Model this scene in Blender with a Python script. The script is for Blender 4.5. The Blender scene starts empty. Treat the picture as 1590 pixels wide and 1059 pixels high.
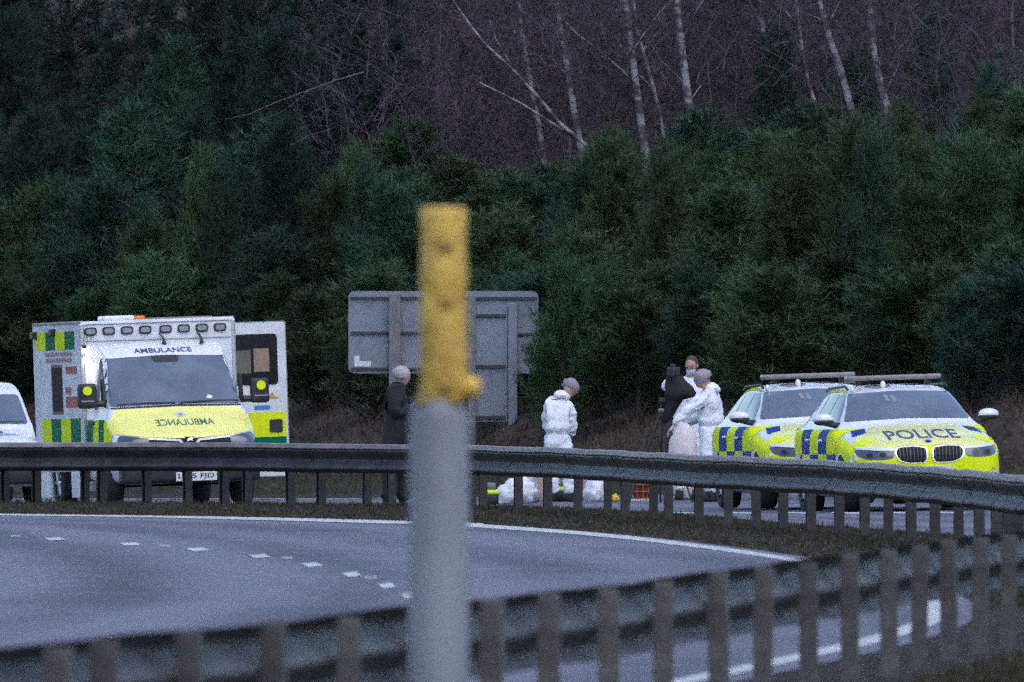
import bpy, bmesh, math, random
import numpy as np
from mathutils import Vector, Matrix, noise
from mathutils.bvhtree import BVHTree
from mathutils.geometry import delaunay_2d_cdt

random.seed(7)
SC = bpy.context.scene
COL = SC.collection
R = math.radians

# ------------------------------------------------------------------ camera, sky, sun, exposure
# Long telephoto from a verge 1.7 m above the road; focal length FPX in pixels of a 1590-wide frame.
FPX, CX, HY, CZ = 34000.0, 795.0, 564.0, 1.7
cam = bpy.data.cameras.new('camera')
camo = bpy.data.objects.new('camera', cam); COL.objects.link(camo)
cam.sensor_width = 36.0
cam.lens = FPX * 36.0 / 1590.0
cam.clip_start, cam.clip_end = 1.0, 5000.0
camo.location = (0, 0, CZ)
camo.rotation_euler = (math.pi / 2 + math.atan((HY - 529.5) / FPX), 0, 0)
cam.dof.use_dof = True
cam.dof.focus_distance = 276.0
cam.dof.aperture_fstop = 14.0
cam.dof.aperture_blades = 9
SC.camera = camo

SUN_EL, SUN_AZ = 58.0, 150.0
world = bpy.data.worlds.new('World'); SC.world = world; world.use_nodes = True
wn = world.node_tree.nodes; wl = world.node_tree.links; wn.clear()
sky = wn.new('ShaderNodeTexSky'); sky.sky_type = 'NISHITA'; sky.sun_disc = False
sky.sun_elevation = R(SUN_EL); sky.sun_rotation = R(SUN_AZ)
sky.air_density = 1.0; sky.dust_density = 1.0; sky.ozone_density = 2.5
bgn = wn.new('ShaderNodeBackground'); bgn.inputs['Strength'].default_value = 0.135
won = wn.new('ShaderNodeOutputWorld')
wl.new(sky.outputs[0], bgn.inputs['Color']); wl.new(bgn.outputs[0], won.inputs['Surface'])
sl = bpy.data.lights.new('sun', 'SUN'); sl.energy = 0.7; sl.angle = R(70); sl.color = (1.0, 0.91, 0.96)
so = bpy.data.objects.new('sun', sl); COL.objects.link(so)
so.rotation_euler = (R(90 - SUN_EL), 0, R(180 - SUN_AZ))
SC.view_settings.view_transform = 'Standard'
SC.view_settings.look = 'None'
SC.view_settings.gamma = 1.0
SC.view_settings.exposure = 0.97
SC.cycles.use_denoising = False
SC.cycles.use_adaptive_sampling = True; SC.cycles.adaptive_threshold = 0.15; SC.cycles.adaptive_min_samples = 10
SC.cycles.max_bounces = 6
SC.cycles.sample_clamp_indirect = 4.0

# ------------------------------------------------------------------ materials
MATS = {}
def mat(name, col, rough=0.6, metal=0.0, var=0.0, vscale=6.0, col2=None, bump=0.0, bscale=40.0, spec=0.5, coat=0.0, objrand=0.0, stretch=None, emit=None, trans=0.0, island=0.0):
    if name in MATS: return MATS[name]
    m = bpy.data.materials.new(name); m.use_nodes = True
    nt = m.node_tree; n = nt.nodes; l = nt.links
    b = n['Principled BSDF']
    b.inputs['Roughness'].default_value = rough
    b.inputs['Metallic'].default_value = metal
    b.inputs['Specular IOR Level'].default_value = spec
    b.inputs['Coat Weight'].default_value = coat
    b.inputs['Coat Roughness'].default_value = 0.08
    if trans: b.inputs['Subsurface Weight'].default_value = 0.0
    c4 = (*col, 1)
    b.inputs['Base Color'].default_value = c4
    tc = n.new('ShaderNodeTexCoord')
    src = tc.outputs['Object']
    if stretch:
        mp = n.new('ShaderNodeMapping'); mp.inputs['Scale'].default_value = stretch
        l.new(src, mp.inputs['Vector']); src = mp.outputs['Vector']
    if var or col2:
        tx = n.new('ShaderNodeTexNoise'); tx.inputs['Scale'].default_value = vscale
        tx.inputs['Detail'].default_value = 6; tx.inputs['Roughness'].default_value = 0.65
        l.new(src, tx.inputs['Vector'])
        cr = n.new('ShaderNodeValToRGB')
        a = col if col2 else tuple(c * (1 - var) for c in col)
        e = col2 if col2 else tuple(min(1, c * (1 + var)) for c in col)
        cr.color_ramp.elements[0].position = 0.35; cr.color_ramp.elements[0].color = (*a, 1)
        cr.color_ramp.elements[1].position = 0.65; cr.color_ramp.elements[1].color = (*e, 1)
        l.new(tx.outputs['Fac'], cr.inputs['Fac'])
        out = cr.outputs['Color']
        if objrand:
            oi = n.new('ShaderNodeObjectInfo')
            hs = n.new('ShaderNodeHueSaturation')
            mr = n.new('ShaderNodeMapRange'); mr.inputs['To Min'].default_value = 1 - objrand; mr.inputs['To Max'].default_value = 1 + objrand
            l.new(oi.outputs['Random'], mr.inputs['Value']); l.new(mr.outputs[0], hs.inputs['Value'])
            mr2 = n.new('ShaderNodeMapRange'); mr2.inputs['To Min'].default_value = 0.5 - objrand * 0.05; mr2.inputs['To Max'].default_value = 0.5 + objrand * 0.04
            mm = n.new('ShaderNodeMath'); mm.operation = 'FRACT'; ml = n.new('ShaderNodeMath'); ml.operation = 'MULTIPLY'; ml.inputs[1].default_value = 7.31
            l.new(oi.outputs['Random'], ml.inputs[0]); l.new(ml.outputs[0], mm.inputs[0]); l.new(mm.outputs[0], mr2.inputs['Value']); l.new(mr2.outputs[0], hs.inputs['Hue'])
            l.new(out, hs.inputs['Color']); out = hs.outputs['Color']
        if island:
            ge = n.new('ShaderNodeNewGeometry'); h2 = n.new('ShaderNodeHueSaturation'); m3 = n.new('ShaderNodeMapRange')
            m3.inputs['To Min'].default_value = 1 - island; m3.inputs['To Max'].default_value = 1 + island
            l.new(ge.outputs['Random Per Island'], m3.inputs['Value']); l.new(m3.outputs[0], h2.inputs['Value'])
            l.new(out, h2.inputs['Color']); out = h2.outputs['Color']
        l.new(out, b.inputs['Base Color'])
    if bump:
        bx = n.new('ShaderNodeTexNoise'); bx.inputs['Scale'].default_value = bscale; bx.inputs['Detail'].default_value = 5
        l.new(src, bx.inputs['Vector'])
        bp = n.new('ShaderNodeBump'); bp.inputs['Strength'].default_value = bump; bp.inputs['Distance'].default_value = 0.02
        l.new(bx.outputs['Fac'], bp.inputs['Height']); l.new(bp.outputs['Normal'], b.inputs['Normal'])
    if emit:
        b.inputs['Emission Color'].default_value = (*emit[0], 1); b.inputs['Emission Strength'].default_value = emit[1]
    MATS[name] = m
    return m

M_white = mat('white_paint', (0.72, 0.72, 0.73), 0.35, var=0.06, vscale=3, coat=0.5)
M_boxwhite = mat('box_white', (0.66, 0.66, 0.67), 0.65, var=0.12, vscale=2.5, spec=.2)
M_yel = mat('fluoro_yellow', (0.72, 0.80, 0.015), 0.65, var=0.06, vscale=5, spec=.12)
M_yelb = mat('bonnet_yellow', (0.88, 0.83, 0.20), 0.32, var=0.05, vscale=4, coat=0.6)  # livery yellow made paler, reflected sky put into the base colour
M_green = mat('livery_green', (0.0, 0.15, 0.065), 0.65, var=0.1, spec=.12)
M_blue = mat('livery_blue', (0.015, 0.05, 0.24), 0.65, var=0.1, spec=.12)
M_textblue = mat('text_blue', (0.05, 0.065, 0.16), 0.45)
M_textgreen = mat('text_green', (0.06, 0.16, 0.10), 0.5)
M_red = mat('red_vinyl', (0.35, 0.02, 0.04), 0.5, var=0.15)
M_black = mat('black_plastic', (0.018, 0.018, 0.02), 0.5, var=0.3, vscale=12)
M_under = mat('underbody_black', (0.012, 0.012, 0.013), 0.85)
M_rubber = mat('tyre_rubber', (0.02, 0.02, 0.022), 0.8, var=0.3)
M_glass = mat('windscreen_glass', (0.10, 0.115, 0.145), 0.06, spec=0.9, var=0.25, vscale=2.0, coat=1.0)  # base colour lifted to stand in for sky reflected on dark glass
M_dglass = mat('dark_glass', (0.012, 0.014, 0.018), 0.08, spec=0.6)
M_chrome = mat('chrome', (0.7, 0.7, 0.72), 0.18, metal=1.0)
M_alloy = mat('alloy_wheel', (0.45, 0.45, 0.47), 0.35, metal=0.8)
M_plate = mat('number_plate', (0.62, 0.62, 0.60), 0.5)
M_lamp = mat('headlamp_lens', (0.045, 0.045, 0.065), 0.08, spec=0.8, coat=1.0)
M_lens = mat('clear_lens', (0.55, 0.56, 0.6), 0.15, spec=0.8)
M_bar = mat('light_bar', (0.20, 0.17, 0.18), 0.3, var=0.2, vscale=14)
M_grey = mat('grey_seal', (0.25, 0.25, 0.26), 0.6)
M_steel = mat('galvanised_steel', (0.030, 0.028, 0.030), 0.6, metal=0.1, col2=(0.078, 0.068, 0.070), vscale=3, objrand=.18, bump=0.1, bscale=30)
M_steelp = mat('galvanised_post', (0.065, 0.058, 0.058), 0.65, metal=0.2, col2=(0.125, 0.11, 0.108), vscale=7, bump=0.1, bscale=30, objrand=0.2)
M_cap = mat('weathered_cap', (0.15, 0.13, 0.135), 0.7, col2=(0.27, 0.235, 0.24), vscale=4, objrand=.1)
M_steelf = mat('dull_beam_steel', (0.028, 0.026, 0.028), 0.65, metal=0.1, col2=(0.062, 0.055, 0.057), vscale=3, objrand=.18)
M_postf = mat('shaded_post_steel', (0.018, 0.017, 0.018), 0.7, col2=(0.045, 0.040, 0.040), vscale=6, objrand=.25)  # near posts' steel, darkened to carry the shade behind the beam
M_line = mat('road_paint', (0.30, 0.30, 0.31), 0.7, col2=(0.62, 0.62, 0.60), vscale=4)
M_orange = mat('orange_lens', (0.75, 0.16, 0.03), 0.35)
M_skin = mat('skin', (0.45, 0.24, 0.18), 0.55, var=0.08, vscale=20)

# ------------------------------------------------------------------ mesh helpers
def link(o, parent=None):
    COL.objects.link(o)
    if parent is not None: o.parent = parent
    return o
def tag(o, label=None, cat=None, group=None, kind=None):
    if label: o['label'] = label
    if cat: o['category'] = cat
    if group: o['group'] = group
    if kind: o['kind'] = kind
    return o
def empty(name, loc=(0, 0, 0), rot=(0, 0, 0)):
    o = bpy.data.objects.new(name, None); COL.objects.link(o)
    o.location = loc; o.rotation_euler = rot; o.empty_display_size = 0.2
    return o
def fast_mesh(name, verts, tris):
    verts = np.asarray(verts, dtype=np.float32).reshape(-1, 3); tris = np.asarray(tris, dtype=np.int32).reshape(-1, 3)
    me = bpy.data.meshes.new(name)
    me.vertices.add(len(verts)); me.vertices.foreach_set('co', verts.ravel())
    me.loops.add(tris.size); me.loops.foreach_set('vertex_index', tris.ravel())
    me.polygons.add(len(tris)); me.polygons.foreach_set('loop_start', np.arange(0, tris.size, 3, dtype=np.int32))
    me.update(calc_edges=True); me.validate()
    return me
def mesh_obj(name, me, m, parent=None, smooth=False):
    if m is not None:
        me.materials.clear()
        for k in (m if isinstance(m, (list, tuple)) else [m]): me.materials.append(k)
    if smooth: me.polygons.foreach_set('use_smooth', [True] * len(me.polygons))
    return link(bpy.data.objects.new(name, me), parent)

class MB:
    def __init__(s): s.v = []; s.f = []; s.mi = []; s.cur = 0
    def add(s, vs, fs):
        o = len(s.v); s.v += [tuple(v) for v in vs]
        for f in fs: s.f.append(tuple(i + o for i in f)); s.mi.append(s.cur)
        return s
    def box(s, c, size, rot=None, bev=0.0):
        hx, hy, hz = (k / 2 for k in size); c = Vector(c)
        if bev > 0:
            bm = bmesh.new(); bmesh.ops.create_cube(bm, size=1.0)
            for v in bm.verts: v.co = Vector((v.co.x * size[0], v.co.y * size[1], v.co.z * size[2]))
            bmesh.ops.bevel(bm, geom=list(bm.edges), offset=bev, segments=2, profile=0.6, affect='EDGES')
            bm.verts.ensure_lookup_table()
            vs = [v.co.copy() for v in bm.verts]; fs = [[v.index for v in f.verts] for f in bm.faces]; bm.free()
        else:
            vs = [Vector((x, y, z)) for x in (-hx, hx) for y in (-hy, hy) for z in (-hz, hz)]
            fs = [(0, 1, 3, 2), (4, 6, 7, 5), (0, 4, 5, 1), (2, 3, 7, 6), (0, 2, 6, 4), (1, 5, 7, 3)]
        if rot is not None: vs = [rot @ v for v in vs]
        return s.add([v + c for v in vs], fs)
    def tube(s, pts, rad, n=8, cap=True):
        pts = [Vector(p) for p in pts]
        if not isinstance(rad, (list, tuple)): rad = [rad] * len(pts)
        rings = []; prev = None
        for i, p in enumerate(pts):
            a = pts[max(i - 1, 0)]; b = pts[min(i + 1, len(pts) - 1)]
            t = (b - a).normalized() if (b - a).length > 1e-9 else Vector((0, 0, 1))
            if prev is None:
                u = t.orthogonal().normalized()
            else:
                u = (prev - t * prev.dot(t)); u = u.normalized() if u.length > 1e-6 else t.orthogonal().normalized()
            prev = u; w = t.cross(u)
            rings.append([p + (u * math.cos(2 * math.pi * k / n) + w * math.sin(2 * math.pi * k / n)) * rad[i] for k in range(n)])
        vs = [q for r in rings for q in r]; fs = []
        for i in range(len(pts) - 1):
            for k in range(n):
                fs.append((i * n + k, i * n + (k + 1) % n, (i + 1) * n + (k + 1) % n, (i + 1) * n + k))
        if cap: fs.append(tuple(range(n))[::-1]); fs.append(tuple((len(pts) - 1) * n + k for k in range(n)))
        return s.add(vs, fs)
    def sph(s, c, r, nu=14, nv=9, rot=None, fn=None):
        c = Vector(c); r = r if isinstance(r, (tuple, list)) else (r, r, r); vs = []; fs = []
        for j in range(nv + 1):
            ph = math.pi * j / nv
            for i in range(nu):
                th = 2 * math.pi * i / nu
                d = Vector((math.sin(ph) * math.cos(th), math.sin(ph) * math.sin(th), math.cos(ph)))
                p = Vector((d.x * r[0], d.y * r[1], d.z * r[2]))
                if fn: p = fn(d, p)
                if rot is not None: p = rot @ p
                vs.append(c + p)
        for j in range(nv):
            for i in range(nu):
                fs.append((j * nu + i, (j + 1) * nu + i, (j + 1) * nu + (i + 1) % nu, j * nu + (i + 1) % nu))
        return s.add(vs, fs)
    def prism(s, poly, fn0, fn1):
        n = len(poly); vs = [fn0(*p) for p in poly] + [fn1(*p) for p in poly]
        fs = [tuple(range(n)), tuple(range(2 * n - 1, n - 1, -1))] + [(i, i + n, (i + 1) % n + n, (i + 1) % n) for i in range(n)]
        return s.add(vs, fs)
    def build(s, name, m, parent=None, smooth=False):
        me = bpy.data.meshes.new(name); me.from_pydata(s.v, [], s.f)
        o = mesh_obj(name, me, m, parent, smooth)
        if isinstance(m, (list, tuple)) and any(s.mi): me.polygons.foreach_set('material_index', s.mi)
        bm = bmesh.new(); bm.from_mesh(me); bmesh.ops.recalc_face_normals(bm, faces=bm.faces); bm.to_mesh(me); bm.free()
        return o

def catmull(P, t):
    n = len(P); i = min(int(t), n - 2); f = t - i
    p0 = P[max(i - 1, 0)]; p1 = P[i]; p2 = P[i + 1]; p3 = P[min(i + 2, n - 1)]
    return 0.5 * ((2 * p1) + (p2 - p0) * f + (2 * p0 - 5 * p1 + 4 * p2 - p3) * f * f + (3 * p1 - p0 - 3 * p2 + p3) * f ** 3)
def smooth_path(pts, step):
    P = [np.array(p, float) for p in pts]; out = []
    for k in np.arange(0, len(P) - 1, 0.05): out.append(catmull(P, k))
    out.append(P[-1]); out = np.array(out)
    d = np.r_[0, np.cumsum(np.linalg.norm(np.diff(out, axis=0), axis=1))]
    u = np.arange(0, d[-1], step)
    return np.stack([np.interp(u, d, out[:, k]) for k in range(out.shape[1])], 1)

# ------------------------------------------------------------------ ground shape
def gp(px, py): # flat near ground
    s = (py - HY) / CZ
    return ((px - CX) / s, FPX / s)
def fp(px, py): # far carriageway plane z = -.145 + .02 X
    s = ((py - HY) + 0.02 * (px - CX)) / 1.845
    return ((px - CX) / s, FPX / s)
def sp(px, s): return ((px - CX) / s, FPX / s)

near_bar = [sp(*a) for a in ((-330, 475), (-150, 456), (0, 440), (200, 421), (420, 402), (640, 375), (760, 363), (934, 346), (1043, 331), (1163, 315), (1268, 301), (1365, 289), (1458, 275), (1590, 258))] + [(3.85, 142), (4.45, 154)]
far_bar = [(4.45, 154), (4.74, 166), (4.72, 178), sp(1600, 180), sp(1500, 170), sp(1400, 162), sp(1300, 156), sp(1200, 151.5), sp(1100, 147.5), sp(1000, 142), sp(900, 137), sp(760, 132.5), sp(600, 130), sp(300, 128), sp(0, 127), sp(-250, 126.2), sp(-600, 125.4)]
NB = smooth_path(near_bar, 0.25); FB = smooth_path(far_bar, 0.25)
FBX = np.vstack([FB, FB[-1] + np.array([-200.0, 25.0])])
BARALL = np.vstack([NB, FBX])
def poly_sd(X, Y, P):
    """signed distance to polyline P, positive on its right-hand side"""
    X = np.atleast_1d(X).astype(float); Y = np.atleast_1d(Y).astype(float)
    best = np.full(X.shape, 1e9); sgn = np.ones(X.shape)
    for a, b in zip(P[:-1], P[1:]):
        d = b - a; L2 = d @ d
        t = np.clip(((X - a[0]) * d[0] + (Y - a[1]) * d[1]) / L2, 0, 1)
        dx = X - a[0] - t * d[0]; dy = Y - a[1] - t * d[1]
        r = np.hypot(dx, dy); m = r < best
        best = np.where(m, r, best); sgn = np.where(m, np.sign(d[1] * dx - d[0] * dy + 1e-12), sgn)
    return best * sgn
BARC = BARALL[::6]
BARC = np.vstack([BARC, BARALL[-2:]])
def pbank(X, Y): return 0.957 * (np.asarray(X) - (-2.65 + (306 - np.asarray(Y)) * 0.303))
def sst(a, b, x):
    t = np.clip((x - a) / (b - a), 0, 1); return t * t * (3 - 2 * t)
def bank_z(p):
    p = np.asarray(p, float)
    z = np.where(p < 0, 0, 0.1 * p)
    q = np.maximum(p - 3.3, 0)
    z = z + np.where(q < 1.2, 0.5 * 0.25 * q * q / 1.2, 0.25 * (q - 0.6))
    return np.where(z > 8.5, 8.5 + 3 * (1 - np.exp(-(np.maximum(z, 8.5) - 8.5) / 3)), z)
def terr(X, Y):
    X = np.atleast_1d(X).astype(float); Y = np.atleast_1d(Y).astype(float)
    q = poly_sd(X, Y, BARC)
    far = np.clip(-0.145 + 0.02 * X, -0.6, 0.4)
    w = sst(0.6, 3.5, q) * sst(190, 225, Y)
    p = pbank(X, Y)
    bump = sst(2.5, 6, p) * (0.10 * np.sin(X * 1.7 + Y * .31) * np.sin(Y * .47 - X * .6) + 0.06 * np.sin(X * 3.9 + 1) * np.sin(Y * 1.3))
    return w * (far + bank_z(p) + bump), q, p
def tz(x, y): return float(terr(x, y)[0][0])

M_ground = None
def ground_material():
    m = bpy.data.materials.new('verge_ground'); m.use_nodes = True
    nt = m.node_tree; n = nt.nodes; l = nt.links; b = n['Principled BSDF']; b.inputs['Roughness'].default_value = 0.95
    b.inputs['Specular IOR Level'].default_value = 0.15
    at = n.new('ShaderNodeAttribute'); at.attribute_name = 'zone'
    tc = n.new('ShaderNodeTexCoord')
    def noi(sc, det=6):
        t = n.new('ShaderNodeTexNoise'); t.inputs['Scale'].default_value = sc; t.inputs['Detail'].default_value = det; t.inputs['Roughness'].default_value = 0.7
        l.new(tc.outputs['Object'], t.inputs['Vector']); return t
    def ramp(src, c0, c1, p0=0.35, p1=0.65):
        r = n.new('ShaderNodeValToRGB'); r.color_ramp.elements[0].position = p0; r.color_ramp.elements[1].position = p1
        r.color_ramp.elements[0].color = (*c0, 1); r.color_ramp.elements[1].color = (*c1, 1); l.new(src, r.inputs[0]); return r
    n1 = noi(1.3); n2 = noi(6.0); n3 = noi(0.5)
    grass = ramp(n1.outputs[0], (0.030, 0.024, 0.020), (0.050, 0.041, 0.034))
    litter = ramp(n2.outputs[0], (0.036, 0.026, 0.021), (0.075, 0.055, 0.042))
    mx = n.new('ShaderNodeMix'); mx.data_type = 'RGBA'
    l.new(at.outputs['Fac'], mx.inputs['Factor']); l.new(grass.outputs[0], mx.inputs['A']); l.new(litter.outputs[0], mx.inputs['B'])
    l.new(mx.outputs['Result'], b.inputs['Base Color'])
    bp = n.new('ShaderNodeBump'); bp.inputs['Strength'].default_value = 0.6; bp.inputs['Distance'].default_value = 0.08
    l.new(n2.outputs[0], bp.inputs['Height']); l.new(bp.outputs[0], b.inputs['Normal'])
    return m
xs = np.unique(np.r_[np.arange(-900, -60, 60), np.arange(-60, -14, 4), np.arange(-14, 14, 0.45), np.arange(14, 60, 4), np.arange(60, 901, 60)])
ys = np.unique(np.r_[np.arange(-200, 60, 20), np.arange(60, 180, 4), np.arange(180, 330, 1.0), np.arange(330, 440, 1.6), np.arange(440, 600, 10), np.arange(600, 2001, 100)])
GX, GY = np.meshgrid(xs, ys)
gz, gq, gpb = terr(GX.ravel(), GY.ravel())
onfar = (gq > 1.3) & (gpb < -0.3) & (GY.ravel() > 190)
gz = np.where(onfar, gz - 0.05, gz)
nx, ny = len(xs), len(ys)
ii = (np.arange(ny - 1)[:, None] * nx + np.arange(nx - 1)[None, :]).ravel()
gtri = np.concatenate([np.stack([ii, ii + 1, ii + nx + 1], 1), np.stack([ii, ii + nx + 1, ii + nx], 1)])
gme = fast_mesh('ground', np.stack([GX.ravel(), GY.ravel(), gz], 1), gtri)
za = gme.attributes.new('zone', 'FLOAT', 'POINT')
za.data.foreach_set('value', sst(2.2, 4.5, gpb + 0.8 * np.sin(GX.ravel() * 1.1) * np.sin(GY.ravel() * .23)).astype(np.float32))
ground = mesh_obj('ground', gme, ground_material(), None, True); tag(ground, kind='structure')

# ------------------------------------------------------------------ roads
def road_material(name):
    m = bpy.data.materials.new(name); m.use_nodes = True
    nt = m.node_tree; n = nt.nodes; l = nt.links; b = n['Principled BSDF']
    uv = n.new('ShaderNodeUVMap'); mp = n.new('ShaderNodeMapping'); mp.inputs['Scale'].default_value = (0.03, 0.55, 1)
    l.new(uv.outputs[0], mp.inputs[0])
    t1 = n.new('ShaderNodeTexNoise'); t1.inputs['Scale'].default_value = 1.0; t1.inputs['Detail'].default_value = 3; l.new(mp.outputs[0], t1.inputs[0])
    tc = n.new('ShaderNodeTexCoord')
    t2 = n.new('ShaderNodeTexNoise'); t2.inputs['Scale'].default_value = 45; t2.inputs['Detail'].default_value = 3; l.new(tc.outputs['Object'], t2.inputs[0])
    t3 = n.new('ShaderNodeTexNoise'); t3.inputs['Scale'].default_value = 0.35; t3.inputs['Detail'].default_value = 4; l.new(tc.outputs['Object'], t3.inputs[0])
    ad = n.new('ShaderNodeMath'); ad.operation = 'MULTIPLY_ADD'; ad.inputs[1].default_value = 0.40
    l.new(t2.outputs[0], ad.inputs[0]); l.new(t1.outputs[0], ad.inputs[2])
    ad2 = n.new('ShaderNodeMath'); ad2.operation = 'MULTIPLY_ADD'; ad2.inputs[1].default_value = 0.3
    l.new(t3.outputs[0], ad2.inputs[0]); l.new(ad.outputs[0], ad2.inputs[2])
    sx = n.new('ShaderNodeSeparateXYZ'); l.new(uv.outputs[0], sx.inputs[0])
    wv = n.new('ShaderNodeMath'); wv.operation = 'MULTIPLY'; wv.inputs[1].default_value = 2 * math.pi / 1.83; l.new(sx.outputs['Y'], wv.inputs[0])
    sn = n.new('ShaderNodeMath'); sn.operation = 'SINE'; l.new(wv.outputs[0], sn.inputs[0])
    ad3 = n.new('ShaderNodeMath'); ad3.operation = 'MULTIPLY_ADD'; ad3.inputs[1].default_value = 0.12; l.new(sn.outputs[0], ad3.inputs[0]); l.new(ad2.outputs[0], ad3.inputs[2]); ad2 = ad3
    r = n.new('ShaderNodeValToRGB'); r.color_ramp.elements[0].position = 0.58; r.color_ramp.elements[1].position = 1.08
    r.color_ramp.elements[0].color = (0.050, 0.049, 0.063, 1); r.color_ramp.elements[1].color = (0.140, 0.134, 0.168, 1)
    l.new(ad2.outputs[0], r.inputs[0]); l.new(r.outputs[0], b.inputs['Base Color'])
    b.inputs['Roughness'].default_value = 0.75; b.inputs['Specular IOR Level'].default_value = 0.35
    bp = n.new('ShaderNodeBump'); bp.inputs['Strength'].default_value = 0.35; bp.inputs['Distance'].default_value = 0.006
    l.new(t2.outputs[0], bp.inputs['Height']); l.new(bp.outputs[0], b.inputs['Normal'])
    return m
M_road = road_material('worn_asphalt')
edge_px = [(-500, 794), (-250, 797), (0, 800), (320, 804.5), (628, 812.5), (733, 817), (922, 831), (1083, 849), (1236, 871.5), (1345, 895), (1420, 920), (1454, 945), (1438, 967), (1402, 981), (1347, 998), (1286, 1012), (1218, 1027), (1146, 1042), (1050, 1062), (850, 1100), (560, 1150), (150, 1215), (-300, 1280)]
EL = smooth_path([gp(*a) for a in edge_px], 0.6)
def normals2(P):
    T = np.gradient(P, axis=0); T /= np.linalg.norm(T, axis=1)[:, None]
    return np.stack([-T[:, 1], T[:, 0]], 1)   # left of travel
def strip(name, P, offs, zfn, m, parent=None, kind=None):
    """offs: list of lateral offsets (arrays or floats) from P; UV = metres along / across"""
    N = normals2(P); L = np.r_[0, np.cumsum(np.linalg.norm(np.diff(P, axis=0), axis=1))]
    vs = []; uv = []
    for o in offs:
        Q = P + N * (np.asarray(o)[:, None] if np.ndim(o) else o)
        z = zfn(Q[:, 0], Q[:, 1]); vs.append(np.c_[Q, z]); uv.append(np.c_[L, np.broadcast_to(o, L.shape)])
    n = len(P); k = len(offs); vs = np.concatenate(vs); uv = np.concatenate(uv)
    fs = [(j * n + i, j * n + i + 1, (j + 1) * n + i + 1, (j + 1) * n + i) for j in range(k - 1) for i in range(n - 1)]
    me = bpy.data.meshes.new(name); me.from_pydata([tuple(v) for v in vs], [], fs)
    ul = me.uv_layers.new(name='UVMap'); idx = [li for f in fs for li in f]
    ul.data.foreach_set('uv', uv[idx].ravel())
    bm = bmesh.new(); bm.from_mesh(me); bmesh.ops.recalc_face_normals(bm, faces=bm.faces)
    if sum(f.normal.z for f in bm.faces) < 0: bmesh.ops.reverse_faces(bm, faces=bm.faces)
    bm.to_mesh(me); bm.free()
    o = mesh_obj(name, me, m, parent)
    if kind: o['kind'] = kind
    return o
flat = lambda h: (lambda x, y: np.full(np.shape(x), h))
# edge line runs far-left -> apex -> near-left; the carriageway is on its right-hand side (towards its inside)
near_road = strip('near_carriageway', EL, [0.28, 0.0, -2, -4, -6, -8, -11, -14], flat(0.004), M_road, None, 'structure')
ely = EL[:, 1]
els = FPX / ely
hw_px = np.interp(els, [139, 150, 180, 224, 300], [2.3, 2.7, 3.6, 4.2, 4.6])
T = np.gradient(EL, axis=0); T /= np.linalg.norm(T, axis=1)[:, None]
hw = np.clip(hw_px * ely * ely / (FPX * CZ) * np.abs(T[:, 0]), 0.09, 0.6)
strip('edge_line', EL, [hw, -hw], flat(0.009), M_line, near_road)
def ground_quad(name, pts, m, parent, zf, h):
    P = [Vector((x, y, zf(x, y) + h)) for x, y in pts]
    mb = MB(); mb.add(P, [tuple(range(len(P)))]); return mb.build(name, m, parent)
dash = [(-32, 832, 17, 2.0), (85, 838, 18, 2.3), (202, 846, 19, 2.6), (307, 854.5, 19, 3.0), (403, 865, 18, 3.2), (484, 878.5, 18, 3.6), (546, 893.5, 15, 4.2), (600, 911, 15, 4.6), (634, 927, 13, 5.0), (655, 946, 11, 5.5)]
for (x, y, w, h) in dash:
    ground_quad('lane_mark', [gp(x - w, y - h * .5), gp(x + w * .45, y - h), gp(x + w, y + h * .4), gp(x - w * .3, y + h)], M_line, near_road, lambda a, b: 0.0, 0.009)
M_stud = mat('road_stud', (0.35, 0.35, 0.36), 0.5)
for (x, y) in ((25, 835), (255, 850), (446, 869), (575, 900), (638, 925)):
    a = gp(x, y); mb = MB(); mb.box((a[0], a[1], 0.015), (0.10, 0.25, 0.02), bev=0.006); mb.build('road_stud', M_stud, near_road)

fe = smooth_path([fp(-900, 777), fp(0, 776), fp(500, 775.5), fp(900, 775), fp(1200, 774.5), fp(1590, 774.5), fp(1900, 776)], 1.0)
farz = lambda h: (lambda x, y: terr(x, y)[0] + h)
# far carriageway: grid between the verge of the barrier and the far edge line
A = FB[::2]
ofs = 1.05
NA = normals2(A)
rows = []
A1 = A - NA * ofs                      # right-hand side of the barrier = away from the near road
A1 = A1[(A1[:, 1] > 186)]
tA = np.linspace(0, 1, 90)
dA = np.r_[0, np.cumsum(np.linalg.norm(np.diff(A1, axis=0), axis=1))]; A2 = np.stack([np.interp(tA * dA[-1], dA, A1[:, k]) for k in (0, 1)], 1)
Bf = fe[::-1]
Bf = np.vstack([np.array([[Bf[0, 0] + 24, Bf[0, 1] - 79.0]]), Bf]) if Bf[0, 0] > Bf[-1, 0] else Bf
dB = np.r_[0, np.cumsum(np.linalg.norm(np.diff(Bf, axis=0), axis=1))]; B2 = np.stack([np.interp(tA * dB[-1], dB, Bf[:, k]) for k in (0, 1)], 1)
NR = 26
fv = []; fuv = []
for j in range(NR):
    t = j / (NR - 1)
    Q = A2 * (1 - t) + B2 * t
    if j == NR - 1: Q = Q + np.array([0.35, 0.1])
    fv.append(np.c_[Q, terr(Q[:, 0], Q[:, 1])[0] + 0.004]); fuv.append(np.c_[tA * dB[-1], np.full(90, t * 11)])
fv = np.concatenate(fv); fuv = np.concatenate(fuv)
ffs = [(j * 90 + i, j * 90 + i + 1, (j + 1) * 90 + i + 1, (j + 1) * 90 + i) for j in range(NR - 1) for i in range(89)]
fme = bpy.data.meshes.new('far_carriageway'); fme.from_pydata([tuple(v) for v in fv], [], ffs)
ul = fme.uv_layers.new(name='UVMap'); ul.data.foreach_set('uv', fuv[[k for f in ffs for k in f]].ravel())
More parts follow.
